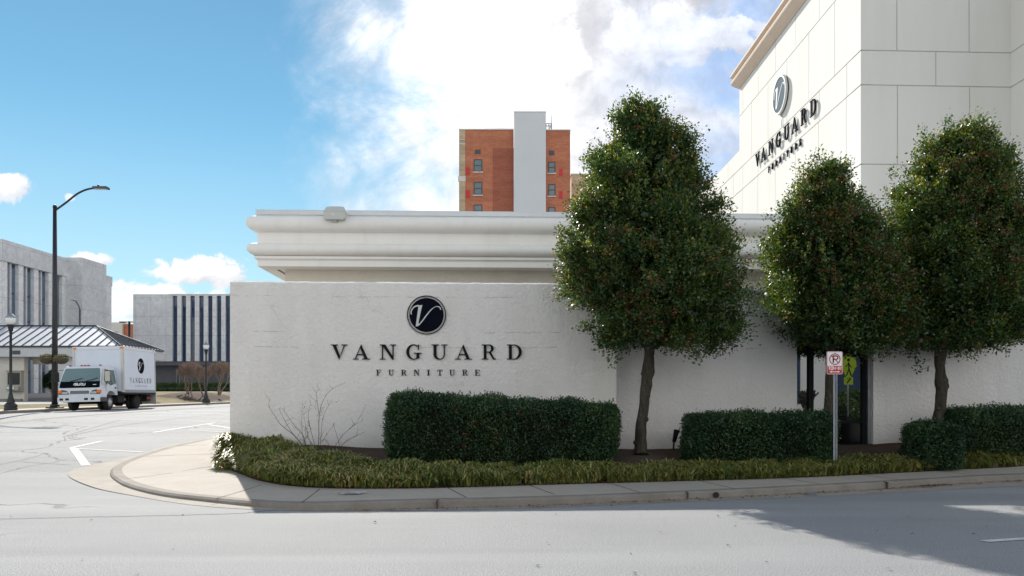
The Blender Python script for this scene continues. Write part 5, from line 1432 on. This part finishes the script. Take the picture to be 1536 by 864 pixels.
    def wheel(x, y, s, dual):
        ws = [x] if not dual else [x, x-s*.26]
        for k, xx in enumerate(ws):
            m = MB(); m.lathe([(.20, -.10), (.33, -.11), (.365, -.08), (.37, 0), (.365, .08), (.33, .11), (.20, .10)], (xx, y, WH), 28, axis='x'); w = m.build('wheel', M['rubber'], t)
            if k == 0:
                q = MB()
                if dual: q.lathe([(.21, s*.06), (.205, s*.09), (.17, s*.03), (.10, -s*.02), (.08, s*.06), (.0, s*.065)], (xx, y, WH), 24, axis='x')
                else: q.lathe([(.205, s*.10), (.19, s*.115), (.15, s*.09), (.10, s*.13), (.06, s*.15), (.0, s*.15)], (xx, y, WH), 24, axis='x')
                r = q.build('rim', M['aluminium'], w)
                if not dual:
                    q = MB()
                    for j in range(8):
                        a_ = 2*PI*j/8; q.lathe([(.024, s*.085), (.024, s*.106)], (xx, y+.16*math.cos(a_), WH+.16*math.sin(a_)), 8, axis='x')
                    build_each(q, 'rim_hole', M['chassis'], w)
    for s in (-1, 1): wheel(s*.80, 0, s, False); wheel(s*.84, 2.95, s, True)
    # cargo box
    bx0, bx1, by0, by1, bz0, bz1 = -1.2, 1.2, .80, 4.66, .86, 3.12
    m = MB(); m.box(bx0+.02, bx1-.02, by0+.02, by1-.02, bz0+.05, bz1-.03); box = m.build('cargo_box', M['boxwhite'], t)
    m = MB()
    m.box(bx0, bx0+.10, by0-.012, by0+.10, bz0, bz1-.14); m.box(bx1-.10, bx1+.008, by0-.012, by0+.13, bz0, bz1-.14)
    m.box(bx1-.06, bx1+.008, by1-.06, by1+.006, bz0, bz1-.14); m.box(bx0-.008, bx0+.06, by1-.06, by1+.006, bz0, bz1-.14)
    build_each(m, 'corner_post', M['aluminium'], box)
    m = MB(); m.box(bx0-.006, bx1+.012, by0-.018, by0+.1, bz1-.14, bz1+.01, bev=.02); m.box(bx1-.08, bx1+.012, by0+.1, by1+.01, bz1-.12, bz1+.008); m.box(bx0-.006, bx0+.08, by0+.1, by1+.01, bz1-.12, bz1+.008); build_each(m, 'top_rail', M['truckwhite'], box)
    m = MB(); m.box(bx1-.06, bx1+.01, by0+.13, by1, bz0-.02, bz0+.12); m.box(bx0-.01, bx0+.06, by0+.13, by1, bz0-.02, bz0+.12); build_each(m, 'bottom_rail', M['galv'], box)
    m = MB(); m.box(bx0-.0, bx1+.0, by0, by1, bz0-.10, bz0+.045); m.build('floor_frame', M['chassis'], box)
    for x, y in ((bx0+.06, by0-.03), (bx1-.10, by0-.03)):
        m = MB(); m.box(x-.02, x+.13, y-.01, y+.02, bz1-.12, bz1-.03); m.build('marker_light', M['amber'], box)
    m = MB(); m.box(bx1+.012, bx1+.02, by0+.0, by0+.09, bz1-.12, bz1-.04); m.box(bx1+.012, bx1+.02, by1-.3, by1-.2, bz1-.1, bz1-.04); build_each(m, 'side_marker', M['amber'], box)
    # lettering on the right side: u runs along +y seen from +x
    sf = frame((bx1-.02, 0, 0), (0, 1, 0), (0, 0, 1), (1, 0, 0))
    U0, U1 = by0+.78, by1-.55
    sc = (U1-U0)/(782.6-496.7)
    for ch, a_, b_ in [('V', 496.7, 521), ('A', 529.8, 555), ('N', 570, 593.7), ('G', 609.5, 632.3), ('U', 647.3, 671), ('A', 683, 707.8), ('R', 722.8, 744.2), ('D', 760.5, 782.6)]:
        put_letter(sf, ch, U0+(a_-496.7)*sc, U0+(b_-496.7)*sc, 1.33, .26, .001, .004, M['greyplate'], box)
    for ch, a_, b_ in [('F', 564.4, 571.3), ('U', 582.8, 590.8), ('R', 601.7, 610.2), ('N', 620.6, 629.2), ('I', 640.4, 645.2), ('T', 656, 663.8), ('U', 674.2, 682.2), ('R', 693.4, 701.8), ('E', 712, 719.8)]:
        put_letter(sf, ch, U0+(a_-496.7)*sc, U0+(b_-496.7)*sc, 1.13, .09, .001, .004, M['galv'], box)
    cu = (U0+U1)/2+.06
    m = MB(); m.prism(sf, arc(cu, 2.22, .40, .40, 0, 360, 40)[:-1], .001, .004); e = m.build('emblem', M['navy'], box)
    m = MB()
    for k, p in enumerate(script_v((cu, 2.22), .40)): m.prism(sf, p, .002, .006+.00005*k)
    m.build('letter', M['white'], e)
    # rear step, with dark block and red light standing in for a car behind
    m = MB(); m.box(bx0+.1, bx1-.05, by1, by1+.06, .30, bz0+.02); m.box(bx1-.16, bx1+.005, by1-.02, by1+.06, .22, bz0); lg = m.build('lift_gate', M['aluminium'], t)
    m = MB(); m.box(.4, 1.0, 3.95, 4.4, .38, .74); m.build('car_stand_in', M['chassis'], t)
    m = MB(); m.box(1.0, 1.02, 4.0, 4.3, .52, .60); m.build('tail_light', M['red'], t)
    x, y = -20.26, 36.95
    t.location = (x, y, terr(x, y)+.004); t.rotation_euler = (-.004, math.atan2(terr(x-.8, y)-terr(x+.8, y), 1.6), R(3.0))
make_truck()

# ------------------------------------------------------------------ no parking sign
def make_sign():
    Y = 12.75; k = Y/FPX; X = (1253-CX)*k; zb = bedz(X, Y)-.05
    t = thing('parking_sign', (X, Y, zb), 'red and white no parking tow-in sign on a grey steel post in the border', 'sign')
    Z = lambda py: HC+(HY-py)*k
    zt = Z(530)
    m = MB(); m.prism(frame((X, Y, 0), (1, 0, 0), (0, 1, 0), (0, 0, 1)), [(-.032, -.0), (-.02, -.004), (-.014, .026), (.014, .026), (.02, -.004), (.032, 0), (.032, .006), (.022, .03), (-.022, .03), (-.032, .006)], zb, zt); m.build('post', M['galv'], t)
    w, h = 24.0*k, 34.2*k; xc = (1251.4-CX)*k; zc = Z(544.3)
    fr = frame((xc, Y-.012, zc), (1, .02, 0), (0, 0, 1), (.02, -1, 0))
    def rr(w, h, r):
        o = []
        for cx, cy, a in ((w/2-r, h/2-r, 0), (-w/2+r, h/2-r, 90), (-w/2+r, -h/2+r, 180), (w/2-r, -h/2+r, 270)): o += arc(cx, cy, r, r, a, a+90, 5)
        return o
    m = MB(); m.prism(fr, rr(w, h, .025), 0, .004); pl = m.build('sign_plate', M['white'], t)
    s = w/24
    m = MB()
    # thin red border and the red lower panel
    for q in ringq(rr(w-.8*s, h-.8*s, .022)+[rr(w-.8*s, h-.8*s, .022)[0]], rr(w-1.9*s, h-1.9*s, .018)+[rr(w-1.9*s, h-1.9*s, .018)[0]]): m.prism(fr, q, .004, .0048)
    m.prism(fr, [(-w/2+1.2*s, -h/2+1.2*s), (w/2-1.2*s, -h/2+1.2*s), (w/2-1.2*s, -4.6*s), (-w/2+1.2*s, -4.6*s)], .0041, .0049)
    m.build('red_panel', M['red'], pl)
    cc = (.3*s, 5.4*s); r = 8.6*s
    m = MB()
    q = lambda pts: [(cc[0]+x*s, cc[1]+y*s) for x, y in pts]
    for p in ribbon(q([(-2.4, -5.6), (-2.4, 5.0)]), 1.9*s)+ribbon(q([(-3.3, 4.9), (1.8, 4.9), (4.0, 4.0), (4.7, 2.4), (4.0, .6), (1.8, -.2), (-1.6, -.2)]), 1.7*s): m.prism(fr, p, .0041, .0052)
    m.build('letter', M['black'], pl)
    m = MB()
    for p in ringq(arc(*cc, r, r, 0, 360, 40), arc(*cc, r*.82, r*.82, 0, 360, 40)): m.prism(fr, p, .0041, .0054)
    for p in ribbon(q([(-5.6, 5.6), (5.6, -5.6)]), 1.5*s): m.prism(fr, p, .0042, .0056)
    m.build('prohibition_ring', M['red'], pl)
    m = MB(); stroke_word(m, fr, 'TOW-IN', -9.4*s, 9.4*s, -10.4*s, 4.6*s, 1.15*s, .005, .0058, {'I': .25, '-': .5, 'W': 1.25}, .35)
    for p in [rc(-5*s, -13.9*s, 5*s, -12.9*s), [(-8*s, -13.4*s), (-4.6*s, -15*s), (-4.6*s, -11.8*s)], [(8*s, -13.4*s), (4.6*s, -11.8*s), (4.6*s, -15*s)]]: m.prism(fr, p, .005, .0062)
    m.build('lettering', M['white'], pl)
    for v in (13.0*s*1.0+1.5*s, -15.6*s):
        m = MB(); m.prism(fr, arc(0.3*s, v, .009, .009, 0, 360, 10)[:-1], .004, .012); m.build('bolt', M['galv'], t)
make_sign()

# ------------------------------------------------------------------ small things
def make_small():
    Y = 14.62; b = P(1010, 675, Y); b.z = bedz(b.x, Y)-.03
    t = thing('pipe_stub', b, 'short black capped pipe leaning at the foot of the grey white wall', 'pipe')
    m = MB(); m.tube([b, P(1011, 662, Y)], .018, 8); m.build('stem', M['bark'], t)
    m = MB(); m.tube([P(1011, 663, Y), P(1014, 650, Y), P(1015, 647, Y)], [.035, .05, .06], 10); m.tube([P(1015, 647.5, Y), P(1015.6, 644.5, Y)], [.066, .05], 10); m.build('head', M['black'], t)
    g = G(1217, 743); z = .035
    m = MB(); rr = random.Random(2); N = 6; vs = []; fs = []
    for i in range(N+1):
        for j in range(3): vs.append((g[0]-.10+.20*i/N, g[1]+.24*(-.10+.2*i/N)-.035+.035*j, z-.012+rr.uniform(0, .018)))
    for i in range(N):
        for j in range(2): a = 3*i+j; fs.append([a, a+3, a+4, a+1])
    m.add(vs, fs, 0, True); tag(m.build('plastic_scrap', M['blue_litter']), 'crumpled blue plastic scrap lying in the gutter', 'litter')
    g = G(521, 741, HK); vs = []; fs = []
    m = MB()
    for i in range(N+1):
        for j in range(4): vs.append((g[0]-.13+.30*i/N+.03*j, g[1]-.09+.055*j*(.6+.4*i/N), HK+.012+rr.uniform(0, .02)))
    for i in range(N):
        for j in range(3): a = 4*i+j; fs.append([a, a+4, a+5, a+1])
    m.add(vs, fs, 0, True); tag(m.build('plastic_sheet', M['pale_litter']), 'pale clear plastic sheet lying on the pavement below the border', 'litter')
make_small()

# ------------------------------------------------------------------ across the street (seen mirrored in the window)
def make_across():
    n = Vector((-WS, 1, 0)).normalized(); p0 = Vector((6.6, wallY(6.6, .65), 0))
    def mir(px, py, Yv):
        v = P(px, py, Yv); d = (v-p0).dot(n); return v-n*2*d
    b = mir(1272, 632, 34); b.z = .05
    t = thing('crossing_sign', b, 'lime diamond pedestrian crossing sign mirrored in the dark window', 'sign')
    top = mir(1272, 540, 34); k = 34/FPX
    ax = (mir(1290, 560, 34)-mir(1254, 560, 34)).normalized(); nn = Vector((-ax.y, ax.x, 0))
    fr = frame((b.x, b.y, 0), ax, (0, 0, 1), -nn if (-nn).y > 0 else nn)
    Z = lambda py: HC+(HY-py)*k
    zc = Z(552)
    m = MB(); m.tube([b, (b.x, b.y, Z(533))], .04, 8); m.build('post', M['galv'], t)
    m = MB(); m.prism(fr, [(0, zc-.62), (.36, zc+.1), (.30, zc+.5), (0, zc+.62), (-.30, zc+.5), (-.36, zc+.1)], .045, .055); pl = m.build('sign_plate', M['lime'], t)
    m = MB()
    for q in ribbon([(0, zc+.25), (.02, zc-.05), (.12, zc-.35)], .06)+ribbon([(.02, zc-.05), (-.1, zc-.35)], .05)+ribbon([(-.13, zc+.05), (0, zc+.2), (.13, zc+.02)], .045)+[arc(0, zc+.36, .07, .07, 0, 360, 12)[:-1]]: m.prism(fr, q, .056, .059)
    m.build('walking_figure', M['black'], pl)
    m = MB(); m.prism(fr, rc(-.2, Z(577), .2, Z(566)), .045, .055); ap = m.build('arrow_plate', M['lime'], t)
    m = MB(); 
    for q in ribbon([(.1, Z(568)), (-.08, Z(575))], .05): m.prism(fr, q, .056, .059)
    m.build('arrow', M['black'], ap)
    # white building across the road
    y0 = -26
    w = thing('opposite_building', (22, y0, 0), 'white building with dark glazing mirrored in the dark window', 'building')
    m = MB(); m.box(4, 46, y0-10, y0, 0, 9); m.build('wall', M['white'], w)
    for i in range(6):
        x = 12+i*5.5; m = MB(); m.box(x, x+3.2, y0, y0+.12, .6, 6.5); m.build('window', M['navyglass'], w)
    c = mir(1282, 625, 38); c.z = 0
    round_bush('green bush mirrored in the dark window', tuple(c), 1.2, 1.5, 71, 3500, 'farhedge', .16, 'shrub', 'shrub', None, False)
    c = mir(1210, 630, 30); c.z = 0
    t = thing('pruned_tree', c, 'leafless pruned tree mirrored in the narrow pane of the dark window', 'tree'); rr = random.Random(4); m = MB()
    def gr(p, d, l, r, lev):
        e = p+d*l; m.tube([p, (p+e)/2+Vector((rr.uniform(-.05, .05), rr.uniform(-.05, .05), 0)), e], [r, r*.9, r*.75], 7)
        if lev < 3:
            for _ in range(3 if lev else 4): gr(e, (d+Vector((rr.uniform(-.8, .8), rr.uniform(-.8, .8), rr.uniform(-.1, .5)))).normalized(), l*.75, r*.68, lev+1)
    gr(c, Vector((0, 0, 1)), .6, .11, 0); m.build('trunk', M['bark'], t)
make_across()

# ------------------------------------------------------------------ sky, sun, camera
AZ, EL = -23.2, 33.4
def make_world():
    w = bpy.data.worlds.new('World'); S.world = w; w.use_nodes = True
    t = NT.__new__(NT); t.t = w.node_tree; t.co = None; t.m = None
    for nd in list(t.t.nodes): t.t.nodes.remove(nd)
    out = t.n('ShaderNodeOutputWorld')
    sky = t.n('ShaderNodeTexSky', sky_type='NISHITA'); sky.sun_disc = False
    sky.sun_elevation = R(EL); sky.sun_rotation = R(AZ); sky.altitude = 200; sky.air_density = 1.0; sky.dust_density = .0; sky.ozone_density = 2.2
    bg = t.n('ShaderNodeBackground'); bg.inputs[1].default_value = SKY_STR
    co = t.n('ShaderNodeTexCoord'); sx = t.n('ShaderNodeSeparateXYZ'); t.link(co.outputs['Generated'], sx.inputs[0])
    yy = t.math('MAXIMUM', t.math('ABSOLUTE', sx.outputs[1]), .08)
    u = t.math('DIVIDE', sx.outputs[0], yy); v = t.math('DIVIDE', sx.outputs[2], yy)
    cb = t.n('ShaderNodeCombineXYZ'); t.link(u, cb.inputs[0]); t.link(v, cb.inputs[1])
    uv = cb.outputs[0]
    # warped coordinates for wispy structure
    wn = t.n('ShaderNodeTexNoise'); wn.inputs['Scale'].default_value = 4.5; wn.inputs['Detail'].default_value = 8; wn.inputs['Roughness'].default_value = .62; t.link(uv, wn.inputs['Vector'])
    wisp = t.noise(6.5, 11, .62, t.map((1, 1.1, 1), uv, (0, 0, .8)), .5)
    puff = t.noise(16, 9, .62, uv, .25)
    big = t.noise(3.2, 8, .6, uv, .6)
    fine = t.noise(6.0, 10, .64, t.map((1.0, 1.25, 1), uv, (0, 0, -.5)), .5)
    # main bank: left limit runs from (430,0) to (600,310) in the picture direction
    lim = t.math('ADD', t.math('MULTIPLY', v, -.22), -.205)
    dd = t.math('SUBTRACT', u, lim)
    dd = t.math('ADD', dd, t.math('MULTIPLY', t.math('SUBTRACT', wisp, .5), .36))
    dd = t.math('ADD', dd, t.math('MULTIPLY', t.math('SUBTRACT', big, .5), .22))
    bank = t.sstep(dd, -.02, .16)
    holes = t.sstep(t.math('ADD', fine, t.math('MULTIPLY', t.math('SUBTRACT', dd, .12), .9)), .36, .62)
    bank = t.math('MULTIPLY', bank, t.math('ADD', .35, t.math('MULTIPLY', holes, .65)), clamp=True)
    # thinner, bluer veil towards the right
    veil = t.sstep(u, .06, .30)
    thin = t.math('ADD', .42, t.math('MULTIPLY', t.sstep(t.noise(3.6, 9, .62, t.map((1, 1.6, 1), uv, (0, 0, .5)), .8), .36, .68), .6))
    dens = t.mix(veil, bank, t.math('MULTIPLY', bank, thin))
    # puffs: (u0, v0, a, b)
    def px(x, y): return ((x-CX)/FPX, (HY-y)/FPX)
    tot = None; psh = 0.0
    for (x, y, a, b, kk) in [(18, 279, 66, 27, .9), (140, 390, 44, 17, .9), (300, 409, 105, 31, 1.0), (240, 450, 120, 40, .9), (120, 470, 190, 40, .7), (103, 297, 11, 9, .7), (860, 90, 40, 110, .75), (1000, 60, 150, 60, .8), (1085, 55, 85, 42, .85), (1110, 40, 60, 14, .8), (870, 215, 26, 30, .8)]:
        u0, v0 = px(x, y)
        du = t.math('DIVIDE', t.math('SUBTRACT', u, u0), a/FPX); dv = t.math('DIVIDE', t.math('SUBTRACT', v, v0), b/FPX)
        e = t.math('SUBTRACT', 1.0, t.math('SQRT', t.math('ADD', t.math('MULTIPLY', du, du), t.math('MULTIPLY', dv, dv))))
        e = t.math('ADD', e, t.math('MULTIPLY', t.math('SUBTRACT', puff, .5), 2.6))
        m_ = t.math('MULTIPLY', t.sstep(e, .10, .42), kk)
        tot = m_ if tot is None else t.math('MAXIMUM', tot, m_)
        psh = t.math('ADD', psh, t.math('MULTIPLY', m_, t.sstep(t.math('ADD', t.math('ADD', dv, t.math('MULTIPLY', du, -.35)), t.math('MULTIPLY', t.math('SUBTRACT', fine, .5), 3.2)), .10, -.75)))
    dens = t.math('MAXIMUM', dens, tot)
    front = t.sstep(sx.outputs[1], .05, .2); up = t.sstep(sx.outputs[2], .0, .03)
    back = t.math('MULTIPLY', t.sstep(t.noise(2.2, 8, .6, co.outputs['Generated']), .34, .56), t.sstep(sx.outputs[2], .80, .45))  # unseen bright clouds behind the camera, added as fill light
    dens = t.mix(front, back, dens); dens = t.math('MULTIPLY', dens, up)
    # cloud body: bright, with greyer bellies
    shade = t.sstep(t.math('ADD', t.math('MULTIPLY', puff, .6), t.math('MULTIPLY', big, .5)), .40, .66)
    cu, cv = px(640, 100)
    core = t.sstep(t.math('SQRT', t.math('ADD', t.math('POWER', t.math('SUBTRACT', u, cu), 2.0), t.math('POWER', t.math('MULTIPLY', t.math('SUBTRACT', v, cv), .7), 2.0))), .32, .02)
    bright = t.math('ADD', t.math('ADD', .53, t.math('MULTIPLY', shade, .36)), t.math('MULTIPLY', core, .36))
    bright = t.math('ADD', bright, t.math('MULTIPLY', tot, .20))
    bright = t.math('SUBTRACT', bright, t.math('MULTIPLY', t.math('MINIMUM', psh, 1.0), .27))
    bright = t.math('ADD', t.math('MULTIPLY', front, t.math('SUBTRACT', bright, 1.35)), 1.35)
    cc = t.n('ShaderNodeCombineColor'); 
    t.link(t.math('MULTIPLY', bright, CLOUD*1.0), cc.inputs[0]); t.link(t.math('MULTIPLY', bright, CLOUD), cc.inputs[1]); t.link(t.math('MULTIPLY', t.math('ADD', bright, t.math('MULTIPLY', front, .03)), t.math('ADD', CLOUD*.95, t.math('MULTIPLY', front, CLOUD*.05))), cc.inputs[2])
    tint = t.mix(t.sstep(u, -.22, .22), SKY_TINT, (.66, .96, 1.12, 1))
    skyc = t.mix(1.0, sky.outputs[0], tint, 'MULTIPLY')
    hz = t.math('ADD', t.math('MULTIPLY', t.sstep(sx.outputs[2], .36, .02), .55), .05)
    skyc = t.mix(hz, skyc, (3.85, 4.35, 4.6, 1))
    col = t.mix(dens, skyc, cc.outputs[0])
    t.link(col, bg.inputs[0]); t.link(bg.outputs[0], out.inputs[0])
SKY_STR, CLOUD, SKY_TINT = .06, 6.4, (.43, .66, .62, 1)
make_world()
sv = Vector((math.sin(R(AZ))*math.cos(R(EL)), math.cos(R(AZ))*math.cos(R(EL)), math.sin(R(EL))))
sun = bpy.data.lights.new('sun', 'SUN'); sun.energy = 2.25; sun.angle = R(.5); sun.color = (1.0, .95, .87)
so = bpy.data.objects.new('sun', sun); COL.objects.link(so); so.rotation_euler = sv.to_track_quat('Z', 'Y').to_euler(); so.location = sv*60
cam = bpy.data.cameras.new('camera'); cam.sensor_width = 36; cam.lens = 36*FPX/1536; cam.shift_y = (HY-432)/1536; cam.clip_start = .1; cam.clip_end = 6000
co_ = bpy.data.objects.new('camera', cam); COL.objects.link(co_); co_.location = (0, 0, HC); co_.rotation_euler = (R(90), 0, 0)
S.camera = co_
vs_ = S.view_settings; vs_.view_transform = 'Standard'; vs_.look = 'None'; vs_.exposure = 1.6; vs_.gamma = 1; vs_.use_curve_mapping = False
S.cycles.max_bounces = 8
